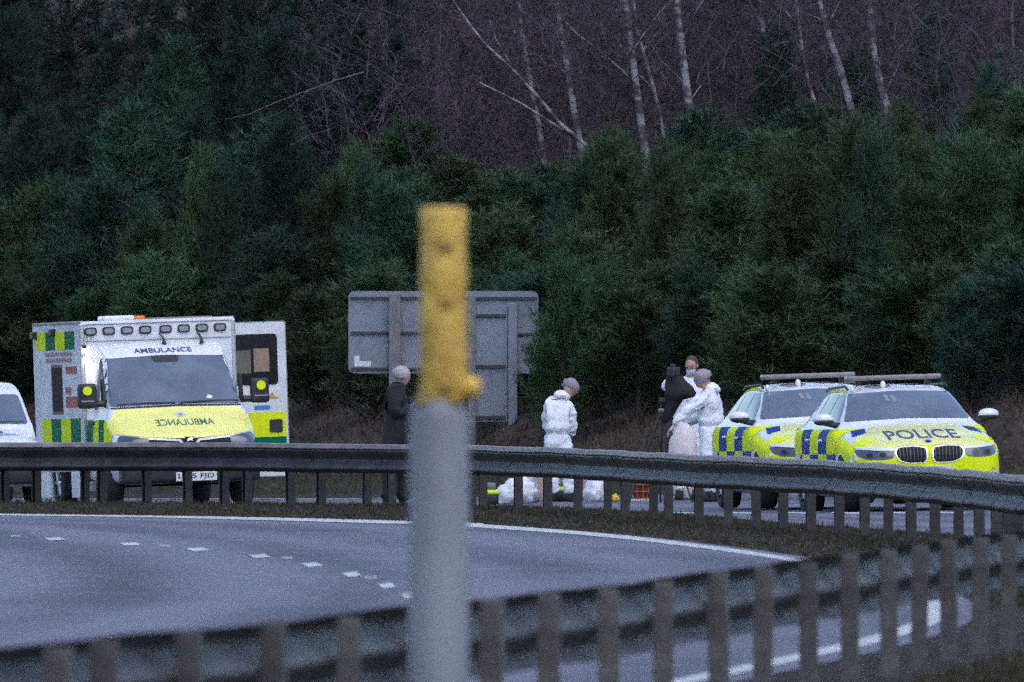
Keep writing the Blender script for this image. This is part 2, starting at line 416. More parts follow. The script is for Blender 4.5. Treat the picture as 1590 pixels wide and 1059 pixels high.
bm = bmesh.new(); bm.from_mesh(fme); bmesh.ops.recalc_face_normals(bm, faces=bm.faces)
if sum(f.normal.z for f in bm.faces) < 0: bmesh.ops.reverse_faces(bm, faces=bm.faces)
bm.to_mesh(fme); bm.free()
far_road = mesh_obj('far_carriageway', fme, M_road); tag(far_road, kind='structure')
strip('edge_line', fe, [0.16, -0.16], farz(0.010), M_line, far_road)
for x in range(985, 1700, 82):
    w = 22
    ground_quad('lane_mark', [fp(x - w, 796), fp(x + w, 797), fp(x + w, 799), fp(x - w, 798)], M_line, far_road, tz, 0.010)

# ------------------------------------------------------------------ safety barriers
def cumlen(P): return np.r_[0, np.cumsum(np.linalg.norm(np.diff(P, axis=0), axis=1))]
WPROF = [(h * 1.08, o) for h, o in ((.155, -.014), (.138, .030), (.118, .064), (.100, .082), (.086, .083), (.06, .064), (.02, .022), (-.005, .005), (-.02, .005), (-.045, .028), (-.075, .064), (-.098, .082), (-.112, .080), (-.13, .052), (-.145, .022), (-.155, .0))]
def barrier(name, P, post_us, zc, ztop, label, mbeam, mpost, cap):
    """P path; beam on the left (carriageway) side of the posts; post_us = arc lengths"""
    root = empty(name, (P[0][0], P[0][1], 0)); tag(root, label, 'barrier')
    D = cumlen(P); N = normals2(P); O = Vector((P[0][0], P[0][1], 0))
    def ev(u): return np.array([np.interp(u, D, P[:, 0]), np.interp(u, D, P[:, 1])]), np.array([np.interp(u, D, N[:, 0]), np.interp(u, D, N[:, 1])])
    cuts = [0.0] + [u + 0.12 for u in post_us[1::2]] + [D[-1]]
    for a, b in zip(cuts[:-1], cuts[1:]):
        if b - a < 0.3: continue
        us = np.linspace(a, b + 0.13, max(3, int((b - a) / 0.5))); vs = []; k = len(WPROF)
        lap = 0.006
        for u in us:
            c, nn = ev(min(u, D[-1])); g = tz(c[0], c[1])
            jit = 0.004 * math.sin(u * .8) + 0.002 * math.sin(u * 2.1)
            for inner in (0, 1):
                for h, o in WPROF:
                    oo = 0.06 + o - inner * 0.006 + (lap if u - a < 0.2 else 0)
                    vs.append(Vector((c[0] + nn[0] * oo, c[1] + nn[1] * oo, g + zc + h + jit)) - O)
        fs = []
        for i in range(len(us) - 1):
            q = i * 2 * k; w = q + 2 * k
            for j in range(k - 1):
                fs.append((q + j, q + j + 1, w + j + 1, w + j)); fs.append((q + k + j, w + k + j, w + k + j + 1, q + k + j + 1))
            fs.append((q, w, w + k, q + k)); fs.append((q + k - 1, q + 2 * k - 1, w + 2 * k - 1, w + k - 1))
        mb = MB(); mb.add(vs, fs); o = mb.build('beam', mbeam, root)
        if cap:
            vs = []
            for u in us:
                c, nn = ev(min(u, D[-1])); g = tz(c[0], c[1]); jit = 0.004 * math.sin(u * .8) + 0.002 * math.sin(u * 2.1)
                for h, o_ in ((.172, .030), (.182, .052), (.172, .088), (.128, .104), (.118, .096), (.150, .062)):
                    vs.append(Vector((c[0] + nn[0] * (.06 + o_), c[1] + nn[1] * (.06 + o_), g + zc + h + jit)) - O)
            fs = [(i * 6 + j, i * 6 + (j + 1) % 6, (i + 1) * 6 + (j + 1) % 6, (i + 1) * 6 + j) for i in range(len(us) - 1) for j in range(6)] + [tuple(range(6)), tuple((len(us) - 1) * 6 + j for j in range(6))]
            mb = MB(); mb.add(vs, fs); mb.build('cap_rail', M_cap, root)
    pm = None
    for u in post_us:
        c, nn = ev(u); g = tz(c[0], c[1])
        if pm is None:
            poly = [(-0.055, -0.055), (0.055, -0.055), (0.055, -0.03), (0.049, -0.03), (0.049, -0.049), (-0.049, -0.049), (-0.049, 0.049), (0.049, 0.049), (0.049, 0.03), (0.055, 0.03), (0.055, 0.055), (-0.055, 0.055)]
            poly = [(x * .85, y * .74) for x, y in poly]; mb = MB(); n = len(poly)
            vs = [Vector((x, y, -0.3)) for x, y in poly] + [Vector((x, y, 1.0)) for x, y in poly]
            fs = [(i, (i + 1) % n, (i + 1) % n + n, i + n) for i in range(n)] + [(0, 1, 2, 3, 4, 5), (0, 5, 6, 11), (6, 7, 8, 9, 10, 11)] + [tuple(n + q for q in f) for f in ((0, 1, 2, 3, 4, 5), (0, 5, 6, 11), (6, 7, 8, 9, 10, 11))]
            mb.add(vs, fs); o = mb.build('post', mpost, root); pm = o.data
        else:
            o = link(bpy.data.objects.new('post', pm), root)
        o.location = Vector((c[0], c[1], g)) - O
        o.scale = (1, 1, ztop + random.uniform(-0.012, 0.012))
        o.rotation_euler = (R(random.uniform(-1, 1)), R(random.uniform(-1, 1)), math.atan2(nn[1], nn[0]) + random.uniform(-.12, .12))
    return root
def u_of_px(P, pxs):
    D = cumlen(P); px = CX + P[:, 0] / P[:, 1] * FPX
    out = []
    for q in pxs:
        i = int(np.argmin(np.abs(px - q))); out.append(float(D[i]))
    return sorted(out)
npx = [-230, -90, 82, 155, 295, 424, 541, 650, 761, 856, 944, 1033, 1117, 1182, 1254, 1322, 1383, 1428, 1475, 1522, 1563, 1604]
nu_ = u_of_px(NB, npx); nu_ += list(np.arange(nu_[-1] + 3, cumlen(NB)[-1] - 1, 3.0))
barrier('crash_barrier', NB, nu_, 0.525, 0.69, 'grey steel crash barrier seen from behind, its row of posts on the verge side', M_steel, M_steelp, False)
fmask = FB[:, 1] > 160
fpx = [5, 68, 125, 168, 231, 282, 339, 392, 448, 506, 564, 612, 668, 735, 749, 804, 850, 898, 945, 970, 1015, 1038, 1084, 1132, 1175, 1217, 1261, 1303, 1343, 1379, 1416, 1452, 1488, 1520, 1549, 1566, 1582]
i0 = int(np.argmin(np.abs(FB[:, 1] - 188.9)))
fu = [u + cumlen(FB)[i0] for u in u_of_px(FB[i0:], fpx)]
fu = list(np.arange(1.5, fu[0] - 1, 3.0)) + fu
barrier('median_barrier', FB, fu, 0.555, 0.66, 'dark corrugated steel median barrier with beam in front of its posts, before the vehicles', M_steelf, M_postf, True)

# ------------------------------------------------------------------ decals on lofted bodies
def loft(stations, up=(4, 4)):
    """stations: list of (x, [(y,z)...half section from top centre to bottom centre]); returns MB of the whole body"""
    S = [np.array([[x, y, z] for y, z in sec], float) for x, sec in stations]
    ns = len(S); nj = len(S[0])
    U = np.arange(0, (ns - 1) * up[0] + 1) / up[0]
    V = np.arange(0, (nj - 1) * up[1] + 1) / up[1]
    G = np.array([[catmull([catmull(list(s), v) for s in S], u) for v in V] for u in U]) if False else None
    A = np.array(S)                                    # ns,nj,3
    B = np.array([[catmull(list(A[:, j]), min(u, ns - 1 - 1e-9)) for j in range(nj)] for u in U])
    Cc = np.array([[catmull(list(B[i]), min(v, nj - 1 - 1e-9)) for v in V] for i in range(len(U))])
    Cc[:, 0, 1] = 0; Cc[:, -1, 1] = 0
    Cc[..., 1] = np.maximum(Cc[..., 1], 0)
    nu, nv = Cc.shape[:2]
    mb = MB(); vs = [tuple(Cc[i, j]) for i in range(nu) for j in range(nv)] + [(Cc[i, j, 0], -Cc[i, j, 1], Cc[i, j, 2]) for i in range(nu) for j in range(nv)]
    off = nu * nv; fs = []
    for i in range(nu - 1):
        for j in range(nv - 1):
            a, b, c, d = i * nv + j, i * nv + j + 1, (i + 1) * nv + j + 1, (i + 1) * nv + j
            fs.append((a, b, c, d)); fs.append((off + d, off + c, off + b, off + a))
    for i in (0, nu - 1):
        ring = [i * nv + j for j in range(nv)] + [off + i * nv + j for j in range(nv - 2, 0, -1)]
        fs.append(tuple(ring))
    mb.add(vs, fs)
    return mb
def weld(o):
    bm = bmesh.new(); bm.from_mesh(o.data); bmesh.ops.remove_doubles(bm, verts=bm.verts, dist=1e-5)
    bmesh.ops.recalc_face_normals(bm, faces=bm.faces); bm.to_mesh(o.data); bm.free()
    for p in o.data.polygons: p.use_smooth = True
def bvh_of(o):
    me = o.data
    return BVHTree.FromPolygons([v.co.copy() for v in me.vertices], [tuple(p.vertices) for p in me.polygons])
AX = {'front': (lambda a, b: (Vector((9, a, b)), Vector((-1, 0, 0)))),
      'right': (lambda a, b: (Vector((a, -9, b)), Vector((0, 1, 0)))),
      'left': (lambda a, b: (Vector((a, 9, b)), Vector((0, -1, 0)))),
      'top': (lambda a, b: (Vector((a, b, 9)), Vector((0, 0, -1))))}
def project(pts, axis, bvh, off):
    out = []; last = None
    for a, b in pts:
        o, d = AX[axis](a, b); h = bvh.ray_cast(o, d)
        if h[0] is None:
            out.append(last.copy() if last is not None else o + d * 9); continue
        nrm = h[1]
        if nrm.dot(d) > 0: nrm = -nrm
        p = h[0] + nrm * off; last = p; out.append(p)
    return out
def densify(poly, step):
    out = []
    for i, p in enumerate(poly):
        q = poly[(i + 1) % len(poly)]; L = math.hypot(q[0] - p[0], q[1] - p[1]); n = max(1, int(L / step))
        for k in range(n): out.append((p[0] + (q[0] - p[0]) * k / n, p[1] + (q[1] - p[1]) * k / n))
    return out
def rounded(poly, r, n=4):
    out = []; m = len(poly)
    for i in range(m):
        p0 = Vector(poly[i - 1]); p = Vector(poly[i]); p1 = Vector(poly[(i + 1) % m])
        a = (p0 - p); b = (p1 - p); rr = min(r, a.length * .45, b.length * .45)
        A_ = p + a.normalized() * rr; B_ = p + b.normalized() * rr
        for k in range(n + 1):
            t = k / n; q = A_ * (1 - t) ** 2 + p * 2 * t * (1 - t) + B_ * t * t; out.append((q.x, q.y))
    return out
def decal(name, poly, axis, bvh, m, parent, off=0.003, step=0.05):
    P = densify(poly, step); xs_ = [p[0] for p in P]; ys_ = [p[1] for p in P]
    pts = [Vector(p) for p in P]; n = len(pts)
    def inside(x, y):
        c = False; j = n - 1
        for i in range(n):
            if (P[i][1] > y) != (P[j][1] > y) and x < (P[j][0] - P[i][0]) * (y - P[i][1]) / (P[j][1] - P[i][1]) + P[i][0]: c = not c
            j = i
        return c
    x = min(xs_) + step * .5
    while x < max(xs_):
        y = min(ys_) + step * .5
        while y < max(ys_):
            if inside(x, y): pts.append(Vector((x, y)))
            y += step
        x += step
    r = delaunay_2d_cdt(pts, [(i, (i + 1) % n) for i in range(n)], [], 1, 1e-5)
    V3 = project([(v.x, v.y) for v in r[0]], axis, bvh, off)
    mb = MB(); mb.add(V3, [tuple(f) for f in r[2]])
    o = mb.build(name, m, parent, True)
    return o
TXT = {}
def text2d(txt):
    if txt not in TXT:
        cu = bpy.data.curves.new('lettering', 'FONT'); cu.body = txt; cu.align_x = 'CENTER'; cu.resolution_u = 3; cu.size = 1.0; cu.offset = 0.012
        o = bpy.data.objects.new('lettering', cu); COL.objects.link(o)
        dg = bpy.context.evaluated_depsgraph_get(); me = bpy.data.meshes.new_from_object(o.evaluated_get(dg))
        v = np.array([tuple(q.co)[:2] for q in me.vertices]); f = [tuple(p.vertices) for p in me.polygons]
        bpy.data.objects.remove(o); bpy.data.meshes.remove(me); bpy.data.curves.remove(cu)
        mn, mx = v.min(0), v.max(0); v = (v - (mn + mx) / 2) / (mx - mn)
        TXT[txt] = (v, f)
    return TXT[txt]
def text_decal(name, txt, axis, bvh, m, parent, c, w, h, fn=None, off=0.006, flip=1, mir=1):
    v, f = text2d(txt)
    pts = [((flip * a * mir) * w + c[0], b * h + c[1]) for a, b in v]
    if fn: pts = [fn(*p) for p in pts]
    mb = MB(); mb.add(project(pts, axis, bvh, off), f); return mb.build(name, m, parent)
def text_flat(name, txt, m, parent, fn, w, h, mir=1):
    v, f = text2d(txt); mb = MB(); mb.add([fn(mir * a * w, b * h) for a, b in v], f); return mb.build(name, m, parent)

def bonnet_sec(zt, w, bot, flatness=1.0):
    z6 = zt - 0.20 * flatness
    return [(0, zt), (.4 * w, zt - .008 * flatness), (.68 * w, zt - .03 * flatness), (.82 * w, zt - .06 * flatness), (.90 * w, zt - .095 * flatness), (.955 * w, zt - .14 * flatness), (.99 * w, z6), (w, bot + (z6 - bot) * .62), (.98 * w, bot + (z6 - bot) * .25), (.82 * w, bot), (0, bot)]
def cabin_sec(zr, wr, zb, wb, w, bot):
    z6 = zb - 0.10
    return [(0, zr), (.5 * wr, zr - .010), (.85 * wr, zr - .035), (wr, zr - .075), ((wr + wb) / 2 + .012, (zr - .075 + zb) / 2), (wb, zb), (w * .99, z6), (w, bot + (z6 - bot) * .62), (.98 * w, bot + (z6 - bot) * .25), (.82 * w, bot), (0, bot)]
def wheel(parent, x, y, r, w, n_sp=5, side=-1):
    mb = MB(); N = 28; prof = [(r * .62, w * .48), (r * .93, w * .5), (r, w * .38), (r, -w * .38), (r * .93, -w * .5), (r * .62, -w * .48)]
    vs = [(x + a * math.cos(2 * math.pi * k / N), y + b, r + a * math.sin(2 * math.pi * k / N)) for a, b in prof for k in range(N)]
    fs = [(j * N + k, j * N + (k + 1) % N, (j + 1) * N + (k + 1) % N, (j + 1) * N + k) for j in range(len(prof) - 1) for k in range(N)]
    mb.add(vs, fs); t = mb.build('wheel', M_rubber, parent, True)
    yo = y + side * w * .34
    rb = MB(); rb.tube([(x, yo - side * .02, r), (x, yo, r)], r * .60, 24); 
    rb.tube([(x, yo, r), (x, yo + side * .03, r)], r * .14, 12)
    for k in range(n_sp):
        a = 2 * math.pi * k / n_sp
        rb.tube([(x, yo + side * .02, r), (x + math.cos(a) * r * .58, yo + side * .015, r + math.sin(a) * r * .58)], [r * .09, r * .07], 5)
    rb.build('rim', M_alloy, t)
    return t

# ------------------------------------------------------------------ police estate cars
def police_car(name, loc, heading, roll, label):
    root = empty(name, loc); tag(root, label, 'police car', 'police cars parked in line')
    root.rotation_mode = 'QUATERNION'
    # local x forward; heading angle measured from -Y towards +X
    h = Vector((math.sin(heading), -math.cos(heading), 0)); lft = Vector((-h.y, h.x, 0)); up = Vector((0, 0, 1))
    M = Matrix((h, lft, up)).transposed()
    root.rotation_quaternion = (Matrix.Rotation(-roll, 3, 'Y').to_quaternion()) @ M.to_quaternion()
    b0 = .19
    st = [(0.0, bonnet_sec(.70, .46, .30, .8)), (-.03, bonnet_sec(.745, .60, .25, .85)), (-.08, bonnet_sec(.785, .70, .22, .9)), (-.16, bonnet_sec(.815, .79, .2)), (-.30, bonnet_sec(.85, .86, b0)), (-.5, bonnet_sec(.89, .90, b0)), (-.8, bonnet_sec(.945, .922, b0)), (-1.15, bonnet_sec(1.0, .93, b0)), (-1.40, bonnet_sec(1.035, .932, b0)),
          (-1.56, cabin_sec(1.115, .74, 1.0, .845, .934, b0)), (-1.85, cabin_sec(1.275, .69, 1.005, .845, .934, b0)), (-2.12, cabin_sec(1.40, .64, 1.01, .842, .934, b0)), (-2.35, cabin_sec(1.465, .615, 1.015, .84, .934, b0)), (-2.75, cabin_sec(1.505, .60, 1.02, .84, .934, b0)), (-3.35, cabin_sec(1.505, .595, 1.03, .84, .934, b0)), (-3.95, cabin_sec(1.47, .585, 1.045, .83, .93, b0)), (-4.35, cabin_sec(1.41, .57, 1.05, .81, .92, b0 + .02)),
          (-4.62, cabin_sec(1.27, .60, 1.03, .79, .90, b0 + .05)), (-4.80, cabin_sec(1.11, .68, .98, .76, .87, b0 + .08)), (-4.90, bonnet_sec(.93, .80, .32)), (-4.94, bonnet_sec(.80, .70, .38, .8))]
    body = loft(st, (5, 4)).build('body', M_white, root); weld(body); B = bvh_of(body)
    # glazing
    ws = rounded([(-.755, 1.075), (0, 1.10), (.755, 1.075), (.60, 1.40), (0, 1.425), (-.60, 1.40)], .03)
    decal('windscreen', ws, 'front', B, M_glass, root, .007, .035)
    for (dy, dz, wy, wz) in ((-.20, 1.30, .05, .075), (-.12, 1.29, .05, .08)):
        wsi = MB(); wsi.add(project([(dy, dz), (dy + wy, dz), (dy + wy * .6, dz + wz), (dy - wy * .4, dz + wz)], 'front', B, .011), [(0, 1, 2, 3)])
        wsi.build('windscreen_sticker', mat('sticker_grey', (.22, .23, .26), .6), root)
    for sd, ax in ((-1, 'right'), (1, 'left')):
        for nm, pl in (('side_window', [(-1.80, 1.06), (-2.62, 1.065), (-2.64, 1.40), (-2.36, 1.395), (-2.05, 1.26)]), ('side_window', [(-2.70, 1.065), (-3.42, 1.075), (-3.42, 1.405), (-2.72, 1.405)]), ('side_window', [(-3.49, 1.08), (-4.25, 1.11), (-4.05, 1.33), (-3.49, 1.40)])):
            decal(nm, rounded(pl, .035), ax, B, mat('side_glass', (.030, .038, .042), .12, spec=.25), root, .005, .06)
        # checkered side livery, two rows
        k = 0
        for i in range(5):
            x0 = -1.28 - i * .64
            for r_, (z0, z1) in enumerate(((.70, .99), (.36, .695))):
                mm = M_yel if (i + r_) % 2 == 0 else M_blue
                if i == 4 and r_ == 1: continue
                decal('livery_square', [(x0, z0), (x0 - .635, z0), (x0 - .635, z1), (x0, z1)], ax, B, mm, root, .006, .045)
        decal('roof_side_stripe', [(-2.42, 1.412), (-2.48, 1.432), (-2.8, 1.455), (-3.4, 1.455), (-3.9, 1.42), (-3.9, 1.395), (-3.4, 1.425), (-2.8, 1.425)], ax, B, M_yel, root, .006, .04)
        decal('fender_panel', [(-.50, .50), (-.92, .72), (-1.26, .70), (-1.26, .9), (-.75, .83), (-.42, .72)], ax, B, M_yel, root, .006, .035)
        decal('wheel_arch', [(-.87 + .39 * math.cos(t), .33 + .37 * math.sin(t)) for t in np.linspace(-.45, math.pi + .45, 22)], ax, B, M_under, root, .005, .12)
        decal('wheel_arch', [(-3.845 + .39 * math.cos(t), .33 + .37 * math.sin(t)) for t in np.linspace(-.45, math.pi + .45, 22)], ax, B, M_under, root, .005, .12)
        for xx in (-.87, -3.845):
            wheel(root, xx, sd * .835, .335, .235, 6, sd)
        mb = MB(); mb.box((-2.35, sd * .943, .86), (.2, .03, .03), bev=.008); mb.build('door_handle', M_white, root)
        mb = MB(); mb.box((-3.35, sd * .943, .87), (.2, .03, .03), bev=.008); mb.build('door_handle', M_white, root)
        mb = MB(); mb.tube([(-2.3, sd * .60, 1.455), (-2.5, sd * .60, 1.495), (-3.9, sd * .575, 1.475), (-4.1, sd * .57, 1.44)], .015, 8); mb.build('roof_rail', M_black, root, True)
        # mirror
        mr = MB()
        mr.sph((-1.72, sd * .995, 1.115), (.085, .125, .07), 16, 10, None, lambda d, p: Vector((p.x, p.y, p.z if d.z > 0 else p.z * .75)))
        mm_ = mr.build('door_mirror', M_white, root, True)
        mr = MB(); mr.sph((-1.715, sd * .99, 1.085), (.088, .122, .045), 14, 8); mr.tube([(-1.72, sd * .80, 1.03), (-1.71, sd * .90, 1.05), (-1.71, sd * 1.0, 1.075)], [.04, .035, .03], 8)
        mr.build('mirror_base', M_black, mm_, True)
        # headlamp
        out = [(.40 * 1, .735), (.60, .745), (.80, .765), (.845, .73), (.825, .665), (.74, .625), (.58, .615), (.44, .63)]
        hl = decal('headlight', rounded([(sd * a, z) for a, z in out], .025), 'front', B, M_lamp, root, .005, .04)
        for cy in (.56, .70):
            ring = [(sd * (cy + .055 * math.cos(t)), .672 + .042 * math.sin(t)) for t in np.linspace(0, 2 * math.pi, 16, endpoint=False)]
            inn = [(sd * (cy + .036 * math.cos(t)), .672 + .026 * math.sin(t)) for t in np.linspace(0, 2 * math.pi, 16, endpoint=False)]
            decal('lamp_ring', ring, 'front', B, mat('lamp_ring', (.085, .085, .10), .3), hl, .009, .05)
            decal('lamp_core', inn, 'front', B, M_dglass, hl, .012, .05)
        decal('lamp_brow', [(sd * .41, .744), (sd * .60, .754), (sd * .825, .775), (sd * .815, .742), (sd * .60, .722), (sd * .41, .718)], 'front', B, M_white, hl, .011, .05)
        # kidney grille
        kd = rounded([(sd * .025, .745), (sd * .20, .765), (sd * .385, .755), (sd * .425, .70), (sd * .38, .60), (sd * .25, .565), (sd * .06, .565), (sd * .025, .61)], .04)
        kc = Vector((sd * .215, .665))
        gk = decal('kidney_grille', kd, 'front', B, M_chrome, root, .010, .05)
        inn = [tuple(kc + (Vector(p) - kc) * .90) for p in kd]
        decal('grille_mesh', inn, 'front', B, M_under, gk, .016, .05)
        for q in range(8):
            yy = .065 + q * .042
            sm = MB(); P2 = project([(sd * yy, .60 + .02 * (q > 6)), (sd * yy, .66), (sd * (yy + .002), .735)], 'front', B, .024)
            sm.tube(P2, .0065, 5); sm.build('grille_slat', mat('grille_slat', (.10, .10, .105), .4, metal=.5), gk)
        # bumper pieces
        decal('bumper_panel', rounded([(sd * .30, .545), (sd * .42, .59), (sd * .60, .60), (sd * .76, .61), (sd * .86, .64), (sd * .88, .47), (sd * .60, .43), (sd * .36, .50)], .02), 'front', B, M_yel, root, .004, .05)
        decal('air_intake', rounded([(sd * .56, .40), (sd * .82, .43), (sd * .80, .30), (sd * .56, .27)], .03), 'front', B, M_under, root, .006, .05)
        lp = decal('fender_front', [(sd * .84, .755), (sd * .70, .80), (sd * .55, .86), (sd * .72, .86), (sd * .86, .80), (sd * .885, .72), (sd * .875, .64), (sd * .86, .64)], 'front', B, M_yel, root, .007, .03)
        decal('bonnet_corner', [(sd * .74, .965), (sd * .58, .985), (sd * .62, .93), (sd * .78, .895)], 'front', B, M_blue, root, .008, .03)
    decal('nose_panel', [(-.86, .74), (-.42, .755), (0, .77), (.42, .755), (.86, .74), (.88, .50), (.60, .44), (0, .49), (-.60, .44), (-.88, .50)], 'front', B, M_yel, root, .002, .035)
    for sd in (-1, 1):
        mb = MB(); mb.sph((-4.70, sd * .80, .93), (.10, .07, .055), 12, 8); mb.build('tail_light', mat('tail_lens', (.55, .16, .13), .2, coat=1.0), root, True)
    # bonnet panel
    bon = [(-.69, .955), (-.46, 1.005), (0, 1.02), (.46, 1.005), (.69, .955), (.84, .775), (.60, .757), (.41, .75), (.385, .77), (.20, .78), (.0, .765), (-.20, .78), (-.385, .77), (-.41, .75), (-.60, .757), (-.84, .775)]
    decal('bonnet_panel', bon, 'front', B, M_yelb, root, .005, .03)
    text_decal('bonnet_lettering', 'POLICE', 'front', B, M_textblue, root, (.0, .905), .86, .105, lambda a, b: (a, b - .06 * a * a), .009)
    mb = MB(); P2 = project([(0, .808)], 'front', B, .01)[0]
    mb.sph(P2, (.02, .05, .036), 14, 8); lg = mb.build('bonnet_badge', M_chrome, root, True)
    mb = MB(); mb.sph(P2 + Vector((.008, 0, .004)), (.016, .035, .025), 12, 8); mb.build('badge_centre', M_blue, lg, True)
    decal('lower_intake', rounded([(-.50, .47), (.50, .47), (.54, .33), (-.54, .33)], .03), 'front', B, M_under, root, .006, .06)
    mb = MB(); mb.box((.012, 0, .475), (.02, .52, .111), bev=.004); pl = mb.build('number_plate', M_plate, root)
    mb = MB(); mb.box((-.06, 0, .205), (.18, 1.3, .035), bev=.01); mb.build('front_splitter', M_white, root)
    # roof markings and light bar
    for (dx, dy, ra, rb_) in ((-2.55, -.20, .2, .16), (-2.75, .22, .16, .12), (-2.95, .42, .14, .1)):
        decal('roof_marking', [(dx + ra * math.cos(t), dy + rb_ * math.sin(t)) for t in np.linspace(0, 2 * math.pi, 20, endpoint=False)], 'top', B, M_grey, root, .004, .08)
    mb = MB(); mb.box((-2.62, 0, 1.585), (.26, 1.14, .062), bev=.022); lb = mb.build('light_bar', M_bar, root, True)
    for sd in (-1, 1):
        mb = MB(); mb.box((-2.62, sd * .42, 1.53), (.12, .07, .06), bev=.01); mb.build('bar_foot', M_black, lb)
    mb = MB(); mb.sph((-2.38, -.16, 1.50), (.035, .035, .05), 10, 6); mb.build('roof_aerial', M_white, root, True)
    mb = MB(); mb.sph((-2.25, -.56, 1.455), (.025, .025, .04), 10, 6); mb.build('roof_aerial', M_white, root, True)
    return root
HDG = R(8.0)
def veh_loc(px, s): 
    x, y = sp(px, s); return Vector((x, y, tz(x, y) + 0.004))
pl1 = veh_loc(1447, 131.5)
hv = Vector((math.sin(HDG), -math.cos(HDG), 0))
c1 = police_car('police_car', pl1, HDG, R(1.9), 'silver-white estate police car with lettered yellow bonnet, parked in front of the other one')
p2 = pl1 - hv * 5.6 + Vector((-.16, 0, 0)); p2.z = tz(p2.x, p2.y) + 0.004 + .035
c2 = police_car('police_car', p2, HDG, R(1.9), 'estate police car half hidden behind the other police car')

# ------------------------------------------------------------------ ambulance
def vroot(name, loc, heading, roll, label, cat):
    root = empty(name, loc); tag(root, label, cat)
    root.rotation_mode = 'QUATERNION'
    h = Vector((math.sin(heading), -math.cos(heading), 0)); M = Matrix((h, Vector((-h.y, h.x, 0)), Vector((0, 0, 1)))).transposed()
    root.rotation_quaternion = Matrix.Rotation(-roll, 3, 'Y').to_quaternion() @ M.to_quaternion()
    return root
def van_body(scale_z, dims):
    pass
amb = vroot('ambulance', veh_loc(298, 115), R(12), R(2.0), 'white box-bodied ambulance with yellow bonnet and green and yellow checks, rear door open', 'ambulance')
b0 = .32
st = [(0.0, bonnet_sec(.90, .66, .40, .6)), (-.03, bonnet_sec(.945, .80, .36, .7)), (-.09, bonnet_sec(.985, .90, .33, .8)), (-.22, bonnet_sec(1.05, .955, b0)), (-.45, bonnet_sec(1.165, .985, b0)), (-.70, bonnet_sec(1.29, 1.0, b0)),
      (-.83, cabin_sec(1.385, .88, 1.24, .965, 1.01, b0)), (-1.05, cabin_sec(1.58, .865, 1.26, .965, 1.01, b0)), (-1.32, cabin_sec(1.82, .85, 1.28, .965, 1.01, b0)), (-1.55, cabin_sec(2.02, .84, 1.29, .965, 1.01, b0)), (-1.70, cabin_sec(2.13, .84, 1.29, .965, 1.01, b0)), (-1.9, cabin_sec(2.21, .86, 1.29, .97, 1.01, b0)), (-2.15, cabin_sec(2.26, .90, 1.3, .98, 1.01, b0)), (-2.4, cabin_sec(2.27, .92, 1.3, .98, 1.01, b0))]
cab = loft(st, (5, 4)).build('cab', M_white, amb); weld(cab); CB = bvh_of(cab)
decal('windscreen', rounded([(-.90, 1.365), (0, 1.385), (.90, 1.365), (.795, 2.02), (0, 2.05), (-.795, 2.02)], .05), 'front', CB, M_glass, amb, .010, .04)
decal('windscreen_sensor', rounded([(-.16, 1.95), (.16, 1.95), (.20, 2.04), (-.20, 2.04)], .03), 'front', CB, M_black, amb, .014, .04)
decal('scuttle', [(-.90, 1.355), (0, 1.378), (.90, 1.355), (.90, 1.335), (0, 1.35), (-.90, 1.335)], 'front', CB, M_black, amb, .005, .06)
decal('dash_paper', rounded([(.42, 1.44), (.50, 1.43), (.52, 1.47), (.46, 1.49)], .01), 'front', CB, M_plate, amb, .014, .04)
mb = MB(); mb.tube(project([(.05, 1.385), (.45, 1.40), (.86, 1.395)], 'front', CB, .02), .012, 6); mb.build('wiper', M_black, amb)
mb = MB(); mb.tube(project([(-.80, 1.385), (-.4, 1.395), (-.02, 1.39)], 'front', CB, .02), .010, 6); mb.build('wiper', M_black, amb)
decal('bonnet_panel', [(-.86, 1.325), (0, 1.345), (.86, 1.325), (.975, 1.10), (.965, 1.0), (.60, .945), (0, .915), (-.60, .945), (-.965, 1.0), (-.975, 1.10)], 'front', CB, M_yelb, amb, .006, .03)
text_decal('bonnet_lettering', 'AMBULANCE', 'front', CB, M_textgreen, amb, (.02, 1.13), .80, .085, None, .009, mir=-1)
text_decal('roof_lettering', 'AMBULANCE', 'front', CB, M_textblue, amb, (.0, 2.115), .80, .062, None, .009)
crest = decal('bonnet_crest', [(.0 + .07 * math.cos(t), 1.235 + .035 * math.sin(t)) for t in np.linspace(0, 2 * math.pi, 14, endpoint=False)], 'front', CB, M_lens, amb, .007, .05)
decal('crest_centre', [(.0 + .03 * math.cos(t), 1.235 + .018 * math.sin(t)) for t in np.linspace(0, 2 * math.pi, 10, endpoint=False)], 'front', CB, M_grey, crest, .010, .05)
gr = decal('front_grille', rounded([(-.66, .93), (0, .915), (.66, .93), (.60, .62), (-.60, .62)], .03), 'front', CB, M_under, amb, .005, .06)
decal('grille_trim', [(-.92, .970), (-.6, .932), (-.12, .905), (-.08, .845), (.08, .845), (.12, .905), (.6, .932), (.92, .970), (.92, .953), (.6, .912), (.15, .882), (.09, .82), (-.09, .82), (-.15, .882), (-.6, .912), (-.92, .953)], 'front', CB, M_white, gr, .010, .05)
decal('grille_badge', rounded([(-.07, .93), (.07, .93), (.05, .865), (-.05, .865)], .012), 'front', CB, M_under, gr, .014, .04)
decal('badge_mark', [(-.045, .875), (-.02, .905), (.02, .918), (.05, .912), (.035, .898), (.045, .875), (.025, .885), (.005, .897), (-.015, .880)], 'front', CB, M_chrome, gr, .018, .03)
